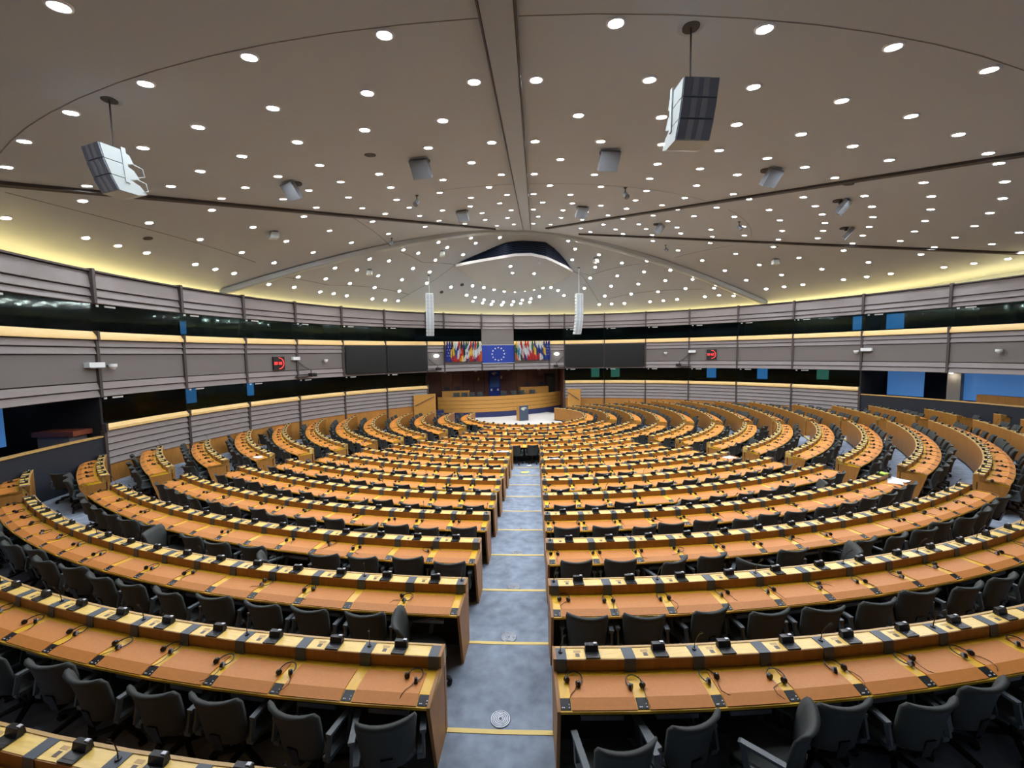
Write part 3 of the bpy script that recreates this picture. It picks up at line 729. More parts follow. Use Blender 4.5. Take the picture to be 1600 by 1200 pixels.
for dep, k, where, num, a, da in SEATS:
    if random.random() < 0.13: continue
    if dep > 24 or random.random() < 0.0: continue
    R = rowR(k); F = rowF(k)
    off = da*0.5*(1 if random.random() < 0.5 else 1)+random.gauss(0, 0.05)/R
    if k == 0 and 'centre' in where and num == 1: off = da*0.0+0.24/R if 'right' in where else -0.2/R
    r = 0.325+random.uniform(-0.06, 0.03); x, y = P_O(R+r, a-off); rz = a-off+random.gauss(0, 0.45)
    q = proj(x, y, F+0.83)
    if q is None or q[0] < -30 or q[0] > 1630 or q[1] > 1215: continue
    lab = 'black headset, %s place %s, %s' % (ordn(num), where, row_word(k))
    if nh < 300:
        nh += 1
        if dep < 8.0:
            root = thing('headset', lab, 'headset', (x, y, F+0.832), rz, 'headsets lying on the desks')
            link('headband', me_band, root); link('earpiece', me_cup[0], root); link('earpiece', me_cup[1], root); link('cable', random.choice(me_cab), root)
        else: tag(link('headset', me_heads, None, (x, y, F+0.832), rz), lab, 'headset', 'headsets lying on the desks')
    else: farh.add(wh.v, wh.f, 0, Matrix.Translation((x, y, F+0.832)) @ Matrix.Rotation(rz, 4, 'Z'))
if farh.f:
    o = farh.obj('distant_headsets', M_HEAD); o['kind'] = 'stuff'; tag(o, 'tiny black headsets on the most distant desk rows', 'headsets')
print('SEATS', len(SEATS), 'chairs', nchair, 'headsets', nh)

# ------------------------------------------------------------------ ceiling downlights (plan positions; the height follows the ceiling)
LIGHTS = [(-5.31,4.58),(-3.98,5.84),(-5.94,6.25),(-7.89,6.84),(-9.79,7.61),(-11.49,8.56),(-6.47,7.86),(-8.25,8.5),(-6.82,9.53),(-8.4,10.18),(-9.92,10.96),(-11.45,10.15),(-8.41,11.82),(-1.94,5.59),(-2.81,7.13),(-0.95,6.99),(-4.66,7.4),(-1.81,8.49),(-3.51,8.69),(-5.18,9.04),(-0.96,9.92),(-2.51,10.04),(-1.67,11.43),(-5.55,10.68),(-7.03,11.22),(-4.43,11.89),(-5.77,12.3),(-4.64,13.45),(-2.82,13.03),(-0.97,12.81),(-1.51,14.35),(-7.06,12.83),(1.09,5.63),(3.08,5.88),(0.07,7.03),(1.94,7.18),(3.78,7.51),(0.92,8.55),(2.61,8.74),(4.29,9.16),(0.06,9.98),(1.61,10.11),(3.12,10.38),(4.65,10.81),(0.75,11.47),(3.49,11.99),(4.81,12.4),(0.04,12.89),(1.9,13.12),(3.7,13.56),(6.09,12.9),(0.58,14.43),(2.35,14.69),(4.05,15.21),(5.43,14.27),(7.32,13.65),(5.1,6.36),(7.01,6.97),(5.61,8.05),(7.34,8.66),(9.0,9.47),(5.92,9.68),(7.49,10.33),(8.99,11.16),(10.57,10.41),(7.45,11.97),(8.8,12.77),(11.41,10.98),(11.21,12.71),(12.86,12.19),(-12.38,10.83),(-14.31,10.54),(-12.58,12.97),(-14.4,12.59),(-14.41,13.61),(-14.39,14.64),(-12.7,15.16),(-14.26,16.66),(-8.43,11.84),(-9.71,12.53),(-8.28,13.42),(-7.98,14.96),(-10.67,13.3),(-8.94,15.79),(-10.87,15.57),(-9.18,18.26),(-11.0,17.9),(-12.68,17.33),(-10.97,20.05),(-12.55,19.33),(-14.16,17.62),(-14.0,18.54),(-12.63,21.45),(-11.85,22.86),(-6.39,14.15),(-5.04,15.19),(-3.31,14.69),(-6.64,15.88),(-5.02,16.68),(-2.37,15.88),(-2.66,17.51),(-6.24,17.27),(-5.1,18.48),(-3.92,17.88),(-4.6,20.12),(-2.38,19.28),(-3.61,21.74),(-7.21,18.32),(-5.6,21.25),(-7.5,21.14),(-9.29,20.69),(-7.67,24.03),(-7.08,25.07),(-5.77,24.91),(-5.44,25.85),(-3.94,25.91),(-3.75,26.66),(-4.68,27.21),(-9.43,23.28),(-8.68,24.38),(-6.37,26.49),(-11.06,22.42),(-10.34,23.63),(-7.77,26.19),(-6.96,27.24),(-9.67,25.13),(-8.65,26.59),(-0.98,15.72),(0.02,15.74),(1.41,15.96),(-1.39,17.28),(0.4,17.39),(1.64,17.62),(2.87,17.99),(-1.01,19.0),(0.0,18.99),(1.36,19.23),(-2.47,21.21),(-1.31,21.09),(0.24,21.04),(1.4,21.29),(2.45,19.56),(2.51,21.67),(3.56,20.16),(-2.07,23.53),(-1.1,23.47),(-0.01,23.43),(0.97,23.64),(1.85,23.67),(2.71,24.18),(-3.06,24.22),(3.36,24.86),(3.88,25.77),(3.75,22.57),(4.56,23.46),(4.39,20.75),(5.16,24.35),(-2.19,26.98),(2.29,27.79),(2.83,28.54),(4.11,27.83),(4.47,28.77),(2.72,29.54),(5.89,28.04),(6.11,29.16),(4.39,29.98),(6.05,30.44),(4.17,30.95),(5.68,16.05),(7.04,15.16),(4.04,16.77),(5.27,17.45),(4.06,18.46),(7.84,15.69),(6.07,18.02),(7.36,17.23),(5.51,19.53),(7.14,19.0),(8.66,18.51),(5.39,21.71),(6.46,20.45),(6.0,22.57),(7.26,21.54),(9.78,20.0),(6.64,23.76),(7.85,22.68),(8.81,21.23),(9.44,22.55),(10.61,21.58),(7.1,25.19),(9.88,23.84),(8.87,26.07),(11.73,24.8),(7.63,28.42),(10.6,26.73),(13.47,25.55),(7.74,29.56),(9.3,28.79),(12.23,27.24),(9.32,29.9),(10.91,29.08),(13.76,27.61),(6.11,11.35),(9.3,14.97),(9.26,16.96),(10.34,15.94),(10.84,14.34),(10.47,18.35),(11.25,16.93),(11.93,15.43),(11.52,19.98),(12.13,18.07),(12.92,16.65),(12.27,21.57),(12.86,19.25),(13.8,17.94),(12.74,22.84),(13.46,20.5),(14.55,19.25),(15.16,20.65),(15.55,21.74),(14.56,23.63),(12.49,13.87),(14.22,13.51),(13.64,15.14),(15.35,14.94),(14.66,16.47),(16.4,16.45),(15.54,17.9),(17.27,18.05),(18.15,16.61),(16.27,19.41),(19.0,18.33),(17.98,19.69),(20.8,18.87),(18.31,20.69),(21.08,19.65),(-5.96,29.29),(-4.5,29.97),(-3.74,30.45),(-3.01,30.89),(-2.27,31.27),(-1.47,31.53),(-0.71,31.62),(-0.02,31.67),(0.67,31.65),(1.29,31.69),(1.83,31.97),(2.31,32.39),(-5.04,30.46),(-4.47,30.92),(-4.67,31.13),(-3.86,31.37),(-4.0,31.57),(-3.2,31.76),(-3.36,31.92),(-2.42,32.09),(-2.57,32.24),(-1.64,32.26),(-1.79,32.45),(-0.95,32.32),(-1.07,32.54),(-0.27,32.35),(-0.37,32.59),(0.4,32.3),(-1.63,28.59,11.1),(-1.55,29.34,10.79),(0.49,28.68,11.3),(0.55,29.21,11.09),(0.0,29.74,10.79),(-13.78,20.69),(-13.23,22.03),(-12.59,23.59),(-12.18,24.36),(-11.74,25.16),(-11.15,24.38),(-10.23,25.9),(-10.7,26.65),(-10.1,27.37),(-9.45,28.03),(-9.1,27.35),(-7.37,27.99),(3.84,31.81),(5.79,31.42),(7.66,30.81),(5.48,32.32),(7.38,31.81),(9.18,31.1),(10.82,30.15),(12.47,29.33),(5.16,33.07),(6.11,32.92),(7.06,32.72),(8.89,32.16),(9.78,31.79),(10.66,31.36),(12.28,30.39),(13.04,29.85),(13.88,29.49),(15.06,26.04),(16.27,24.34),(17.37,22.53),(15.17,27.87),(15.89,27.17),(16.57,26.42),(17.83,24.85),(18.45,24.0),(19.02,23.15),(20.59,20.58),(20.1,21.46),(-12.72,15.16)]
def ring_mesh():
    mb = MB(); n = 24; prof = [(0.088, -0.01), (0.088, 0.012), (0.100, 0.026), (0.122, 0.022), (0.130, -0.01)]
    v = [(r*cos(2*pi*i/n), r*sin(2*pi*i/n), z) for i in range(n) for r, z in prof]; k = len(prof)
    mb.add(v, [(i*k+j, i*k+j+1, ((i+1) % n)*k+j+1, ((i+1) % n)*k+j) for i in range(n) for j in range(k-1)])
    return mb.mesh('trim_ring', M_TRIM, 'all')
me_ring = ring_mesh()
me_disc = MB().add([(0.092*cos(2*pi*i/10), 0.092*sin(2*pi*i/10), 0.010) for i in range(10)], [tuple(range(10))]).mesh('lamp_disc', M_LAMP)
me_discf = MB().add([(0.092*cos(2*pi*i/10), 0.092*sin(2*pi*i/10), 0.010) for i in range(10)], [tuple(range(10))]).mesh('lamp_disc', M_LAMPF)
def align(o, n): o.rotation_mode = 'QUATERNION'; o.rotation_quaternion = Vector((0, 0, 1)).rotation_difference(n)
secs = {}
for p in LIGHTS:
    x, y = p[0], p[1]; r, a = hypot(x-OX, y-OY), degrees(atan2(x-OX, -(y-OY))); ph = (a-AX+180) % 360-180
    if len(p) == 3: key = 'on the lens panel of the oculus'
    elif abs(ph) <= 51.9: key = 'in the %s ring of the main ceiling from the viewer' % ordn(max(1, round((22.9-r)/1.47)+1))
    elif -80.5 < ph < 0: key = 'on the sloping left ceiling section'
    elif 0 < ph < 80.5: key = 'on the sloping right ceiling section'
    else: key = 'on the ceiling over the rostrum'
    secs.setdefault(key, []).append(p)
for key, ps in secs.items():
    ps.sort(key=lambda p: p[0]/max(p[1], 0.1))
    for i, p in enumerate(ps):
        x, y = p[0], p[1]
        if len(p) == 3: z = p[2]-0.035; nrm = Vector((0.115, -0.427, -1)).normalized()
        else: z = ceil_z(x, y); nrm = ceil_n(x, y)
        root = thing('ceiling_downlight', 'round downlight, %s from left %s' % (ordn(i+1), key), 'ceiling light', (x, y, z), group='recessed ceiling downlights')
        align(root, nrm)
        link('trim_ring', me_ring, root); link('lamp_disc', me_discf if 'rostrum' in key or 'lens' in key else me_disc, root)

# ------------------------------------------------------------------ fixtures under the ceiling
def out_frame(x, y):
    a = atan2(x-OX, -(y-OY)); return a     # rotation that turns local -Y outwards from O
me_spk = MB().box((0, 0, 0), (0.50, 0.14, 0.46)).mesh('speaker_box', M_GREYBOX)
me_mount = MB().cyl((0, 0, -0.015), (0, 0, 0.02), 0.22, n=16).cyl((0, 0, -0.12), (0, 0, 0), 0.05, n=8).mesh('mount_plate', M_RIB)
for i, (x, y) in enumerate([(-7.04, 11.99), (-2.93, 10.99), (1.93, 10.96), (6.71, 12.36), (10.6, 15.08), (13.29, 18.51), (-3.1, 18.4), (2.09, 18.44), (6.24, 21.31)]):
    z = ceil_z(x, y); a = out_frame(x, y)
    root = thing('ceiling_speaker', 'grey square ceiling loudspeaker, %s from left in the %s arc of them' % (ordn(i+1 if i < 6 else i-5), 'outer' if i < 6 else 'inner'), 'loudspeaker', (x, y, z), a, 'square ceiling loudspeakers')
    link('mount_plate', me_mount, root)
    link('speaker_box', me_spk, root, (0, -0.08, -0.26), rot=(radians(40), 0, 0))
for i, (x, y, lab) in enumerate([(-10.71, 16.61, 'pale box unit on the left ceiling slope near the wall'), (-9.86, 24.25, 'pale box unit on the ceiling below the left end of the arch'), (-5.81, 26.05, 'pale box unit left of the oculus'), (4.32, 29.21, 'pale box unit right of the oculus'), (13.78, 24.44, 'flat pale panel unit on the right ceiling slope')]):
    z = ceil_z(x, y); root = thing('ceiling_unit', lab, 'ceiling unit', (x, y, z), out_frame(x, y), 'pale box units on the ceiling')
    MB().cyl((0, 0, -0.04), (0, 0, 0.05), 0.16, n=12).obj('base_plate', M_GREYBOX, root)
    MB().prism([(-0.16, -0.30), (0.14, -0.26), (0.16, -0.05), (-0.12, -0.04)], -0.19, 0.19, 'x').obj('housing', M_SPKWHITE, root)
for i, (x, y, lab) in enumerate([(-4.19, 14.88, 'small camera hanging from the ceiling left of the beam'), (3.22, 14.86, 'small camera hanging from the ceiling right of the beam'), (-7.66, 22.05, 'small camera hanging beside the left arm of the arch'), (9.24, 19.29, 'small camera hanging between the two right ceiling ribs'), (7.98, 25.63, 'small camera hanging above the right arm of the arch')]):
    z = ceil_z(x, y); root = thing('ceiling_camera', lab, 'camera', (x, y, z), out_frame(x, y), 'small cameras hanging from the ceiling')
    MB().cyl((0, 0, -0.16), (0, 0, 0.03), 0.018, n=8).cyl((0, 0, -0.02), (0, 0, 0.03), 0.06, n=10).obj('stalk', M_RIB, root)
    MB().cyl((0, 0.04, -0.20), (0, -0.12, -0.36), 0.085, 0.095, 12).obj('camera_body', M_GREYBOX, root, smooth=True)
for x, y, lab in [(-4.04, 10.29, 'round dark ceiling vent left of the beam'), (9.6, 13.34, 'oval dark ceiling vent beside the right rib'), (-13.54, 13.87, 'tiny dark ceiling vent near the left wall'), (-5.2, 29.51, 'small dark ceiling vent left of the rostrum lamps'), (-6.66, 29.29, 'small dark ceiling vent next to the left line array')]:
    o = tag(MB().cyl((0, 0, -0.01), (0, 0, 0.012), 0.14, n=18).obj('ceiling_vent', M_RIB, None, loc=(x, y, ceil_z(x, y))), lab, 'vent'); align(o, ceil_n(x, y))
# two clusters of three stacked loudspeakers on cables
def cluster(x, y, ztop, lab):
    zc = ceil_z(x, y); a = out_frame(x, y)
    root = thing('speaker_cluster', lab, 'loudspeaker', (x, y, ztop-0.66), a, 'hanging loudspeaker clusters')
    h = 0.222; W_ = 0.235
    for i in range(3):
        zt = 0.66-i*h; zb = zt-h+0.012; s0 = 0.035*i+0.012*i*i; s1 = 0.035*(i+1)+0.012*(i+1)**2
        ft, fb = -0.26+s0, -0.26+s1
        b = MB().prism([(ft+0.02, zt), (fb+0.02, zb), (fb+0.28, zb+0.0), (fb+0.40, zb+0.045), (ft+0.40, zt-0.05), (ft+0.28, zt)], -W_, W_, 'x').obj('speaker_cabinet', M_SPKWHITE, root)
        MB().prism([(ft, zt-0.004), (fb, zb+0.004), (fb+0.022, zb+0.004), (ft+0.022, zt-0.004)], -W_+0.01, W_-0.01, 'x').obj('grille', M_SPKDARK, b)
        for bx in (-0.075, 0.065):
            MB().prism([(ft-0.006, zt-0.006), (fb-0.006, zb+0.006), (fb+0.01, zb+0.006), (ft+0.01, zt-0.006)], bx-0.038, bx+0.038, 'x').obj('grille_strip', M_SPKGRILLE, b)
    for s_ in (-1, 1): MB().prism([(0.02, 0.70), (0.08, 0.70), (0.12, 0.16), (0.06, 0.16)], s_*W_, s_*(W_+0.02), 'x').obj('rigging_plate', M_SPKWHITE, root)
    MB().tube([(0, 0.05, zc-ztop+0.66), (0, 0.05, 0.80)], 0.012, 6).tube([(0, 0.05, 0.80), (-0.1, 0.05, 0.66)], 0.006, 5).tube([(0, 0.05, 0.80), (0.1, 0.05, 0.66)], 0.006, 5).obj('hanging_cable', M_RIB, root)
    MB().tube([(0.18, 0.14, 0.52), (0.26, 0.30, 0.45), (0.26, 0.32, 0.33), (0.2, 0.2, 0.28)], 0.008, 5).tube([(0.18, 0.16, 0.30), (0.27, 0.33, 0.22), (0.27, 0.35, 0.10), (0.2, 0.25, 0.06)], 0.008, 5).obj('signal_cable', M_SPKWHITE, root)
    MB().cyl((0, 0.05, zc-ztop+0.645), (0, 0.05, zc-ztop+0.70), 0.11, n=20).cyl((0, 0.05, zc-ztop+0.66), (0, 0.05, zc-ztop+0.70), 0.17, n=20, mi=1).obj('ceiling_rose', [M_RIB, M_CEIL], root)
cluster(-6.93, 6.55, 8.45, 'white cluster of three stacked loudspeakers hanging at upper left')
cluster(2.10, 5.74, 8.46, 'white cluster of three stacked loudspeakers hanging at upper right')
# two tall line arrays beside the rostrum
def line_array(x, y, ztop, zbot, lab):
    root = thing('line_array', lab, 'loudspeaker', (x, y, zbot), radians(AX), 'line array loudspeakers')
    n = 12; h = (ztop-zbot)/n; zc = ceil_z(x, y)
    for i in range(n):
        zt = ztop-zbot-i*h; c0 = max(0, i-5)**2*0.0085; c1 = max(0, i-4)**2*0.0085
        b = MB().prism([(-0.18+c0, zt), (-0.18+c1, zt-h+0.015), (0.16+c1, zt-h+0.04), (0.16+c0, zt-0.03)], -0.26, 0.26, 'x').obj('array_cabinet', M_SPKWHITE, root)
        MB().prism([(-0.195+c0, zt), (-0.195+c1, zt-h+0.01), (-0.175+c1, zt-h+0.01), (-0.175+c0, zt)], -0.20, 0.20, 'x').obj('grille', M_SPKGRILLE, b)
        MB().prism([(-0.200+c0, zt), (-0.200+c1, zt-h+0.01), (-0.18+c1, zt-h+0.01), (-0.18+c0, zt)], -0.03, 0.03, 'x').obj('grille_strip', M_SPKWHITE, b)
    MB().box((0, 0, ztop-zbot+0.05), (0.5, 0.3, 0.08)).cyl((0, 0, ztop-zbot+0.05), (0, 0, zc-zbot), 0.025, n=6).obj('rigging_frame', M_SPKWHITE, root)
    MB().cyl((0, 0, zc-zbot-0.02), (0, 0, zc-zbot+0.03), 0.09, n=12).obj('ceiling_socket', M_RIB, root)
line_array(-7.1, 27.5, 9.10, 6.32, 'tall white line array hanging left of the rostrum')
line_array(3.25, 30.2, 9.23, 6.37, 'tall curved white line array hanging right of the rostrum')

# ------------------------------------------------------------------ things on the wall
def wall_T(d, r, z):
    a = rd(d); return Matrix.Translation((*P_W(r, a), z)) @ Matrix.Rotation(-a, 4, 'Z')        # local +Y points out of the hall
def wall_root(name, lab, cat, d, r, z, group=None):
    o = tag(link(name, None), lab, cat, group); o.matrix_world = wall_T(d, r, z); return o
for d0, d1, lab in ((-56.1, -47.2, 'large dark video screen, outer one left of the rostrum'), (-47.0, -37.5, 'large dark video screen, inner one left of the rostrum'), (-2.7, 6.9, 'large dark video screen, inner one right of the rostrum'), (7.2, 16.7, 'large dark video screen, outer one right of the rostrum')):
    wd = 2*(WR-0.2)*sin(rd(d1-d0)/2)
    root = wall_root('video_screen', lab, 'screen', (d0+d1)/2, (WR-0.2)*cos(rd(d1-d0)/2), Z(-0.27), 'video screens beside the rostrum')
    MB().box((0, 0.06, 0), (wd, 0.10, 1.80)).obj('screen_frame', M_BLACK, root)
    MB().box((0, 0.0, 0), (wd-0.08, 0.03, 1.70)).obj('display', M_SCREEN, root)
# the big flag with its circle of stars
root = wall_root('flag_board', 'large blue flag board with a ring of twelve stars', 'flag', -19.7, WR-0.16, Z(-0.02))
MB().box((0, 0.03, 0), (2.62, 0.05, 1.40)).obj('board', M_EUBLUE, root)
for s_ in (-1, 1): MB().box((0, 0.03, s_*0.715), (2.64, 0.07, 0.03)).obj('board_edge', M_SPKWHITE, root)
star = MB(); pts = [((0.075 if i % 2 == 0 else 0.032)*sin(pi*i/5), (0.075 if i % 2 == 0 else 0.032)*cos(pi*i/5)) for i in range(10)]
star.prism(pts, -0.012, 0.005, 'y'); me_star = star.mesh('star', M_STAR)
for i in range(12): link('star', me_star, root, (0.50*sin(2*pi*i/12), 0.0, 0.50*cos(2*pi*i/12)))
# national flags on slanting poles
FC = {'b': (30, 48, 110), 'k': (20, 20, 24), 'y': (210, 168, 56), 'r': (160, 30, 34), 'w': (190, 194, 196), 'g': (16, 84, 62), 'o': (180, 86, 40), 'l': (90, 146, 180), 'e': (20, 40, 120)}
FM = {c_: mat('flag_cloth_'+c_, v_, 0.8) for c_, v_ in FC.items()}
NAMES = {'b': 'blue', 'k': 'black', 'y': 'yellow', 'r': 'red', 'w': 'white', 'g': 'green', 'o': 'orange', 'l': 'pale blue', 'e': 'deep blue'}
def flag(d, cols, side, i, n):
    lab = '%s flag, %s from left in the group %s of the starred board' % ('-'.join(dict.fromkeys(NAMES[c_] for c_ in cols)), ordn(i+1), side)
    root = wall_root('hanging_flag', lab, 'flag', d, WR-0.15, Z(0.80), 'flags beside the starred board')
    MB().tube([(0, 0.10, 0.02), (0, -0.22, 0.20)], 0.012, 6).obj('flag_pole', M_EDGE, root)
    nu, nv = 6, 14; v = []; sw = random.uniform(-0.05, 0.05); ph = random.uniform(0, 6)
    wtop, wbot = 0.05, random.uniform(0.13, 0.18)
    for j in range(nv+1):
        t = j/nv; hw = wtop+(wbot-wtop)*min(1, t*1.7)
        for q in range(nu+1):
            u = -1+2*q/nu
            v.append((u*hw*(1-0.15*max(0, t-0.8)*5)+sw*t, -0.20+0.07*sin(u*4+ph)*min(1, t*3)+0.03*t, 0.17-(1.50+0.10*u*sin(ph))*t))
    f = []; mi = []; uniq = list(dict.fromkeys(cols))
    for j in range(nv):
        for q in range(nu):
            b = j*(nu+1)+q; f.append((b, b+1, b+nu+2, b+nu+1))
            if len(cols) > 3: s_ = int((j*0.8+q*0.7)*len(cols)/(nv*0.8+nu*0.7))
            else: s_ = int(min(0.999, max(0, 0.80*j/nv+0.20*(q/nu if side == 'left' else 1-q/nu)))*len(cols))
            mi.append(uniq.index(cols[min(s_, len(cols)-1)]))
    mb = MB(); mb.v = v; mb.f = f; mb.m = mi
    o = mb.obj('flag_cloth', [FM[c_] for c_ in uniq], root, smooth='all')
    if cols == 'e':
        for q in range(4): MB().box((sw*0.5+0.05*(-1)**q, -0.30, -0.25-0.22*q), (0.04, 0.01, 0.04)).obj('flag_star', M_STAR, root)
LF = ['e', 'e', 'kyr', 'wgr', 'wbr', 'rwr', 'kry', 'bkw', 'gwo', 'bwbwbw', 'ryr', 'bwr', 'rwb', 'gwr', 'wo']
RF = ['ygo', 'wlw', 'rwg', 'wr', 'rwb', 'rwr', 'wr', 'gr', 'byr', 'wbr', 'wbr', 'wbw', 'byb', 'e', 'e']
for i, c_ in enumerate(LF): flag(-32.7+8.3*i/14, c_, 'left', i, 15)
for i, c_ in enumerate(RF): flag(-15.2+8.3*i/14, c_, 'right', i, 15)
# digital clocks
for d, z, lab in ((-69.1, 4.70, 'black digital clock with red lights on the left wall'), (31.4, 4.75, 'black digital clock with red lights on the right wall')):
    root = wall_root('digital_clock', lab, 'clock', d, WR-0.10, z, 'digital wall clocks')
    MB().box((0, 0.05, 0), (0.66, 0.12, 0.72)).obj('clock_case', M_CON, root)
    for i in range(31):
        t = pi*i/30; MB().box((0.27*sin(t), -0.02, 0.29*cos(t)), (0.026, 0.015, 0.026)).obj('led_dot', M_RED, root)
    for cx in (-0.20, -0.10, 0.06, 0.16):
        mb = MB()
        for dx, dz, sx, sz in ((0, 0.065, 0.045, 0.016), (0, -0.065, 0.045, 0.016), (-0.028, 0.032, 0.016, 0.055), (-0.028, -0.032, 0.016, 0.055), (0.028, 0.032, 0.016, 0.055), (0.028, -0.032, 0.016, 0.055)): mb.box((cx-0.04+dx, -0.02, dz), (sx, 0.015, sz))
        mb.obj('digit', M_RED, root)
# small white units, lamps and camera arms
for d, z, wd, lab in ((-95.4, 4.87, 0.55, 'long white box on the wall at far left'), (-66.0, 4.95, 0.42, 'long white box on the wall beside the left clock'), (27.3, 4.99, 0.5, 'long white box on the wall beside the right clock'), (58.4, 4.96, 0.5, 'long white box on the far right wall')):
    root = wall_root('wall_box', lab, 'wall unit', d, WR-0.10, z, 'long white boxes on the wall')
    MB().box((0, 0, 0), (wd, 0.2, 0.17)).obj('housing', M_WHITEBOX, root); MB().box((0, -0.09, -0.10), (wd*0.9, 0.05, 0.03)).obj('lens_strip', M_GREYBOX, root)
for d, z, lab in ((-93.7, 4.79, 'white dome camera on the wall at far left'), (-60.3, 4.76, 'white dome camera on the wall left of the screens'), (21.5, 4.87, 'white dome camera on the wall right of the screens'), (57.0, 4.82, 'white dome camera on the far right wall'), (74.7, 4.80, 'white dome camera on the wall above the right entrance')):
    root = wall_root('dome_camera', lab, 'camera', d, WR-0.06, z, 'white dome cameras on the wall')
    MB().cyl((0, 0.08, 0.06), (0, -0.12, 0.06), 0.04, n=8).obj('bracket', M_GREYBOX, root)
    MB().cyl((0, -0.14, 0.10), (0, -0.14, 0.0), 0.12, 0.12, 14).cyl((0, -0.14, 0.0), (0, -0.14, -0.09), 0.12, 0.05, 14).obj('dome', M_WHITEBOX, root, smooth=True)
M_OVAL = mat('oval_lamp_glass', (250, 250, 250), 0.4, emit=(255, 255, 250), strength=2.2)
for d, lab in ((-35.2, 'white oval wall lamp left of the flags'), (-4.8, 'white oval wall lamp right of the flags')):
    root = wall_root('wall_lamp', lab, 'lamp', d, WR-0.06, 4.95, 'oval wall lamps')
    n = 16; MB().prism([(0.20*cos(2*pi*i/n), 0.11*sin(2*pi*i/n)) for i in range(n)], -0.10, -0.02, 'y').obj('lamp_glass', M_OVAL, root)
    MB().box((0, 0.02, 0), (0.2, 0.1, 0.12)).obj('lamp_base', M_GREYBOX, root)
for d, s_, lab in ((-65.4, 1, 'dark camera on a jointed arm below the left clock'), (26.4, -1, 'dark camera on a jointed arm below the right clock'), (-37.0, 1, 'dark camera on a jointed arm left of the flags'), (-3.2, -1, 'dark camera on a jointed arm right of the flags')):
    root = wall_root('camera_arm', lab, 'camera', d, WR-0.12, 4.0, 'cameras on jointed arms')
    MB().tube([(0, 0.05, 0.72), (s_*0.30, -0.1, 0.42), (s_*0.55, -0.25, 0.25), (s_*0.56, -0.25, 0.08)], 0.03, 6).obj('arm', M_POST, root)
    MB().box((s_*0.62, -0.27, -0.02), (0.32, 0.34, 0.2)).cyl((s_*0.62, -0.42, -0.04), (s_*0.62, -0.52, -0.06), 0.06, n=10).obj('camera_body', M_BLACK, root)
    MB().box((s_*0.1, -0.05, -0.10), (0.7, 0.2, 0.06)).obj('tray', M_POST, root)
# spotlight over the grey column in the right entrance
root = wall_root('column_spotlight', 'small bright spotlight above the grey column at right', 'lamp', 67.4, WR+1.45, 3.66)
MB().cyl((0, 0, 0), (0, 0, 0.06), 0.10, 0.07, 12).obj('lamp_housing', M_METAL, root)
MB().cyl((0, 0, -0.012), (0, 0, -0.002), 0.07, n=12).obj('lamp_disc', mat('small_lamp_glow', (255, 255, 255), 0.4, emit=(255, 244, 225), strength=30), root)

# ------------------------------------------------------------------ the rostrum
UX, UY = sin(rd(-19.7)), cos(rd(-19.7)); VX, VY = -UY*-1, -UX      # u towards the front wall, v to the right
PX, PY, PR = WX+29.4*UX, WY+29.4*UY, 11.0
A_MID = rd(19.7)
def on_platform(px_u, px_v): return WX+UX*px_u+UY*px_v, WY+UY*px_u-UX*px_v
root = thing('rostrum', 'long curved oak rostrum with horizontal boards below the starred flag board', 'rostrum', (PX+PR*sin(A_MID), PY-PR*cos(A_MID), 0.0))
def parc(prof, a0, a1, name, m, parent, n=20):
    me = MB().arc(prof, a0, a1, n, c=(PX, PY)).mesh(name, m, True)
    me.transform(Matrix.Translation((-parent.location.x, -parent.location.y, -parent.location.z)))
    return link(name, me, parent)
H0, H1 = A_MID-rd(25.5), A_MID+rd(35)
for i in range(4):
    z0 = 0.42+0.315*i; parc([(PR-0.02, z0+0.02), (PR+0.02, z0+0.02), (PR+0.02, z0+0.312), (PR-0.02, z0+0.312)], H0, H1, 'front_board', M_PODIUM, root)
parc([(PR-0.06, 0.40), (PR-0.015, 0.40), (PR-0.015, 1.67), (PR-0.06, 1.67)], H0, H1, 'board_backing', M_WALLCORE, root)
parc([(PR-0.75, 1.44), (PR-0.06, 1.44), (PR-0.06, 1.48), (PR-0.75, 1.48)], H0, H1, 'rostrum_desktop', M_PODIUM, root)
parc([(PR-0.45, 0.0), (PR+0.0, 0.0), (PR+0.0, 0.42), (PR-0.45, 0.42)], H0, H1, 'carpet_riser', M_BLUECARPET, root)
parc([(7.4, 0.4), (PR-0.1, 0.4), (PR-0.1, 0.98), (7.4, 0.98)], A_MID-rd(24), A_MID+rd(24), 'platform', M_BLUECARPET, root)
# pale floor of the well, navy carpet beside it
well = struct(link('floor_well', None))
MB().cyl((OX, OY, 0.0), (OX, OY, 0.012), 3.72, n=48).obj('well_disc', M_WELL, well)
MB().arc([(PR-0.02, 0.0), (PR+3.6, 0.0), (PR+3.6, 0.010), (PR-0.02, 0.010)], A_MID-rd(15), A_MID+rd(24), 14, c=(PX, PY)).obj('well_apron', M_WELL, well)
MB().arc([(PR-0.02, 0.0), (PR+5.2, 0.0), (PR+5.2, 0.008), (PR-0.02, 0.008)], A_MID-rd(32), A_MID-rd(15), 10, c=(PX, PY)).obj('navy_carpet', M_BLUECARPET, well)
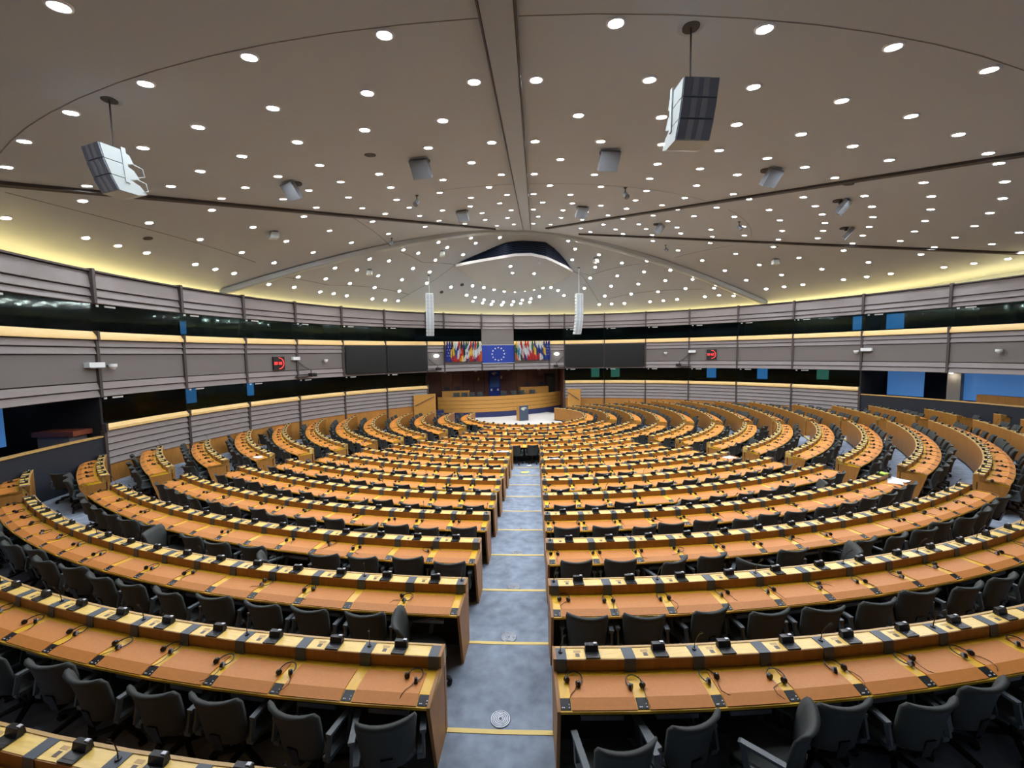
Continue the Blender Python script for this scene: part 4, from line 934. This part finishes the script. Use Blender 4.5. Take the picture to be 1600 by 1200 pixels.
# stairs at the left of the rostrum, side walls with handrails
st = thing('carpeted_stairs', 'short flight of blue carpeted stairs left of the rostrum', 'stairs', (*on_platform(17.9, -5.0), 0.0), rd(19.7))
for i in range(4):
    MB().box((0, 0.15+0.3*i, 0.09+0.09*i), (1.3, 0.3, 0.18+0.18*i)).obj('step', M_BLUECARPET, st)
    MB().box((0, 0.012+0.3*i, 0.18+0.18*i), (1.3, 0.03, 0.012)).obj('step_edge', M_RAIL, st)
for (ax_, ay_), (bx_, by_), zt, lab, s_ in (((-8.75, 28.6), (-7.35, 29.35), 2.14, 'oak side wall with slanting handrail left of the rostrum', 1), ((2.6, 32.5), (3.55, 32.05), 2.14, 'oak side wall with slanting handrail right of the rostrum', -1)):
    L = hypot(bx_-ax_, by_-ay_); an = atan2(by_-ay_, bx_-ax_)
    sw_ = thing('rostrum_side_wall', lab, 'side wall', ((ax_+bx_)/2, (ay_+by_)/2, 0.0), an, 'side walls of the rostrum')
    MB().box((0, 0, zt/2), (L, 0.1, zt)).obj('side_panel', M_PODIUM, sw_)
    MB().box((0, 0, zt+0.015), (L+0.02, 0.13, 0.03)).obj('cap', M_EDGE, sw_)
    MB().tube([(-L*0.46, -0.12, zt-(0.75 if s_ > 0 else 0.25)), (L*0.42, -0.12, zt-(0.15 if s_ > 0 else 0.8))], 0.03, 6).obj('handrail', M_POST, sw_)
# clerks' desks, chairs and screens on the platform
for u_, v_2, wd, zt, lab in ((20.6, 3.8, 2.6, 2.12, 'oak clerk desk on the right of the rostrum'), (20.6, -3.1, 2.3, 2.02, 'oak clerk desk on the left of the rostrum')):
    x, y = on_platform(u_, v_2)
    dk = thing('clerk_desk', lab, 'desk', (x, y, 0.98), rd(19.7), 'clerk desks behind the rostrum')
    MB().box((0, 0, (zt-0.98)/2), (wd, 0.05, zt-0.98)).obj('front_panel', M_PODIUM, dk)
    MB().box((0, 0.3, zt-0.98-0.12), (wd, 0.6, 0.04)).obj('desktop', M_PODIUM, dk)
    for s_ in (-1, 1): MB().box((s_*(wd/2-0.02), 0.3, (zt-0.98)/2), (0.04, 0.6, zt-0.98)).obj('side_panel', M_PODIUM, dk)
mon = MB().box((0, 0, 0.30), (0.46, 0.04, 0.30)).box((0, 0.03, 0.10), (0.05, 0.05, 0.2)).box((0, 0.03, 0.01), (0.22, 0.16, 0.02)).mesh('desk_monitor', M_CON)
chair_spots = [(19.75, -3.21), (19.7, -2.54), (19.7, -1.85), (19.7, -1.2), (19.7, 0.8), (19.7, 1.7), (19.75, 2.46), (19.8, 3.35), (21.6, -2.8), (21.6, 3.6)]
for i, (u_, v_2) in enumerate(chair_spots):
    x, y = on_platform(u_, v_2)
    tag(link('swivel_chair', me_chair, None, (x, y, 0.98), rd(199.7+random.uniform(-12, 12))), 'black chair behind the rostrum, %s from left in the %s line' % (ordn(i+1 if i < 8 else i-7), 'front' if i < 8 else 'rear'), 'chair', 'chairs behind the rostrum')
for i, (u_, v_2, zz) in enumerate([(20.95, -3.8, 1.92), (20.95, -2.9, 1.92), (20.95, 3.3, 2.02), (20.95, 4.5, 2.02)]):
    x, y = on_platform(u_, v_2)
    tag(link('desk_monitor', mon, None, (x, y, zz), rd(19.7)), 'dark monitor, %s from left on the clerk desks' % ordn(i+1), 'monitor', 'monitors on the clerk desks')
M_SOFFITLAMP = mat('soffit_lamp_glow', (255, 255, 255), 0.4, emit=(255, 244, 230), strength=26)
for i, (d, r_) in enumerate(((-31.5, 1.6), (-24.0, 1.6), (-16.0, 1.6), (-8.5, 1.6), (-28.0, 3.4), (-12.0, 3.4))):
    root = wall_root('soffit_spot', 'small spotlight under the niche ceiling, %s from left in the %s line' % (ordn(i+1 if i < 4 else i-3), 'front' if i < 4 else 'rear'), 'lamp', d, WR+r_, 3.75, 'spotlights under the niche ceiling')
    MB().cyl((0, 0, 0), (0, 0, -0.16), 0.12, 0.13, 12, caps=False).obj('lamp_housing', M_METAL, root)
    MB().cyl((0, 0, -0.085), (0, 0, -0.096), 0.10, n=10).obj('lamp_disc', M_SOFFITLAMP, root)
# blue banner with emblem, dark door and light switches on the mahogany wall
root = wall_root('blue_banner', 'upright blue banner with pale emblem in the middle of the mahogany wall', 'banner', -17.78, WR+NB-0.06, 0.98)
MB().box((0, 0.02, 1.25), (1.06, 0.05, 2.50)).obj('banner_panel', M_EUBLUE, root)
MB().box((0, -0.012, 1.50), (0.86, 0.012, 0.95)).obj('banner_picture', mat('banner_mid_blue', (70, 108, 178), 0.6), root)
def emblem(mb, cx, cz, s_, y0):
    for r, a0, a1 in ((1.0, 25, 165), (0.78, 30, 170), (0.56, 40, 175)):
        nn = 9
        for i in range(nn):
            t = rd(a0+(a1-a0)*i/(nn-1)); mb.box((cx+s_*r*cos(t), y0, cz+s_*r*sin(t)*0.62), (s_*0.17, 0.012, s_*0.10))
    for i in range(8):
        t = 2*pi*i/8; mb.box((cx-s_*0.15+s_*0.26*cos(t), y0, cz-s_*0.05+s_*0.22*sin(t)), (s_*0.16, 0.012, s_*0.15))
    return mb
emblem(MB(), 0.0, 2.22, 0.28, -0.012).obj('emblem', M_STAR, root)
for cx in (-0.3, 0.3): MB().box((cx, -0.012, 0.80), (0.16, 0.012, 0.2)).obj('banner_mark', M_STAR, root)
root = wall_root('dark_door', 'black door at the right of the mahogany wall', 'door', -4.9, WR+NB-0.06, 0.98)
MB().box((0, 0, 1.1), (0.95, 0.05, 2.2)).obj('door_leaf', M_BLACK, root); MB().box((0, -0.03, 1.4), (0.5, 0.012, 0.9)).obj('door_pane', M_SCREEN, root)
for d, z, lab in ((-21.5, 2.80, 'pale switch plate left of the blue banner'), (-16.2, 2.90, 'pale switch plate right of the blue banner')):
    root = wall_root('switch_plate', lab, 'switch', d, WR+NB-0.05, z, 'switch plates by the banner')
    MB().box((0, 0, 0), (0.18, 0.04, 0.3)).obj('plate', M_EDGE, root); MB().box((0, -0.025, 0), (0.06, 0.02, 0.08)).obj('rocker', M_WHITEBOX, root)
# lectern
lx, ly = -0.98, 30.3
root = thing('lectern', 'slate grey lectern with pale emblem and oak sides in front of the rostrum', 'lectern', (lx, ly, 0.012), rd(AX+14))
MB().box((0, -0.20, 0.56), (0.76, 0.04, 1.12)).obj('front_panel', mat('lectern_slate', (62, 74, 92), 0.5), root)
for s_ in (-1, 1): MB().prism([(-0.18, 0.0), (0.26, 0.0), (0.26, 1.04), (-0.18, 1.14)], s_*0.38, s_*0.34, 'x').obj('side_panel', M_PODIUM, root)
MB().prism([(-0.23, 1.15), (0.30, 1.05), (0.30, 1.08), (-0.23, 1.18)], -0.41, 0.41, 'x').obj('lectern_top', M_EDGE, root)
emblem(MB(), 0.0, 0.85, 0.26, -0.226).obj('emblem', M_STAR, root)
MB().tube([(0.1, -0.05, 1.10), (0.1, -0.02, 1.25), (0.1, 0.05, 1.35)], 0.008, 5).obj('microphone', M_HEAD, root)

# ------------------------------------------------------------------ floor grilles in the aisle, papers
def grille_mesh():
    mb = MB().cyl((0, 0, 0), (0, 0, 0.006), 0.118, n=28, mi=0)
    for r in (0.026, 0.046, 0.066, 0.086, 0.106):
        n = 24; v = [(rr*cos(2*pi*i/n), rr*sin(2*pi*i/n), z) for i in range(n) for rr, z in ((r-0.005, 0.006), (r-0.004, 0.010), (r+0.004, 0.010), (r+0.005, 0.006))]
        mb.add(v, [(i*4+j, i*4+j+1, ((i+1) % n)*4+j+1, ((i+1) % n)*4+j) for i in range(n) for j in range(3)], 1)
    return mb.mesh('floor_grille', [M_DIV, M_METAL])
me_gr = grille_mesh()
for k in range(0, 9):
    r = rowR(k)-0.24
    tag(link('floor_grille', me_gr, None, (OX+0.17, OY-r, rowF(k+1)+0.001)), 'round metal floor grille on the centre aisle, %s from the viewer' % ordn(k+1), 'floor grille', 'floor grilles on the centre aisle')
def sheet(x, y, z, w_, l_, rz, name, lab, m, th=0.004, parent=None):
    mb = MB(); n = 5
    v = [(w_*(i/n-0.5), l_*(j/n-0.5), 0.006*sin(i*1.7+j)+0.006+t) for t in (0, th) for j in range(n+1) for i in range(n+1)]; N = (n+1)**2
    f = [(j*(n+1)+i, j*(n+1)+i+1, (j+1)*(n+1)+i+1, (j+1)*(n+1)+i) for j in range(n) for i in range(n)]
    mb.add(v, f+[tuple(q+N for q in p_) for p_ in f])
    b = [j*(n+1) for j in range(n+1)]; c_ = [j*(n+1)+n for j in range(n+1)]
    mb.f += [(i, i+1, i+1+N, i+N) for i in range(n)]+[(N-1-i, N-2-i, 2*N-2-i, 2*N-1-i) for i in range(n)]+[(b[j], b[j]+N, b[j+1]+N, b[j+1]) for j in range(n)]+[(c_[j], c_[j+1], c_[j+1]+N, c_[j]+N) for j in range(n)]
    mb.m += [0]*(len(mb.f)-len(mb.m))
    o = mb.obj(name, m, None, loc=(x, y, z), rz=rz); tag(o, lab, 'paper' if 'book' not in name else 'book'); return o
def desk_spot(k, deg, r): return (*P_O(rowR(k)+r, rd(deg)), rowF(k)+0.832)
x, y, z = desk_spot(3, 32.0, 0.38); sheet(x, y, z, 0.42, 0.30, 0.9, 'loose_papers', 'white loose papers on the desk beside the lime green book', M_PAPER)
x, y, z = desk_spot(3, 32.9, 0.36); sheet(x, y, z, 0.30, 0.40, 0.5, 'loose_papers', 'single white sheet at the desk end between loose papers and right aisle', M_PAPER)
x, y, z = desk_spot(3, 32.2, 0.10); sheet(x, y, z+0.13, 0.24, 0.17, 0.5, 'green_book', 'lime green book on the desk shelf by the right aisle', M_LIME, 0.03)
x, y, z = desk_spot(5, -37.6, 0.40); sheet(x, y, z, 0.34, 0.26, -0.5, 'loose_papers', 'white papers at the aisle end of a left desk row', M_PAPER)
x, y, z = desk_spot(6, 31.2, 0.34); sheet(x, y, z, 0.40, 0.28, 0.5, 'loose_papers', 'pale printed papers at the right end of the eighth desk row', M_PAPER)
x, y, z = desk_spot(8, -3.6, 0.08); sheet(x, y, z+0.125, 0.50, 0.15, 0.0, 'paper_stack', 'white paper stack on the shelf left of the centre aisle', M_PAPER, 0.03)
x, y, z = desk_spot(7, 5.6, 0.08); sheet(x, y, z+0.125, 0.34, 0.14, 0.1, 'paper_stack', 'white papers on the shelf right of the centre aisle', M_PAPER, 0.02)
sheet(OX+0.30, OY-(rowR(9)-0.5), 0.0, 0.20, 0.16, 0.6, 'paper_scrap', 'crumpled white paper on the far end of the centre aisle', M_PAPER, 0.05)
sheet(OX+0.15, OY-(rowR(8)-0.75), rowF(9), 0.34, 0.2, 0.2, 'yellow_paper', 'yellow paper lying on the far part of the centre aisle', mat('yellow_paper', (226, 222, 110), 0.7), 0.004)
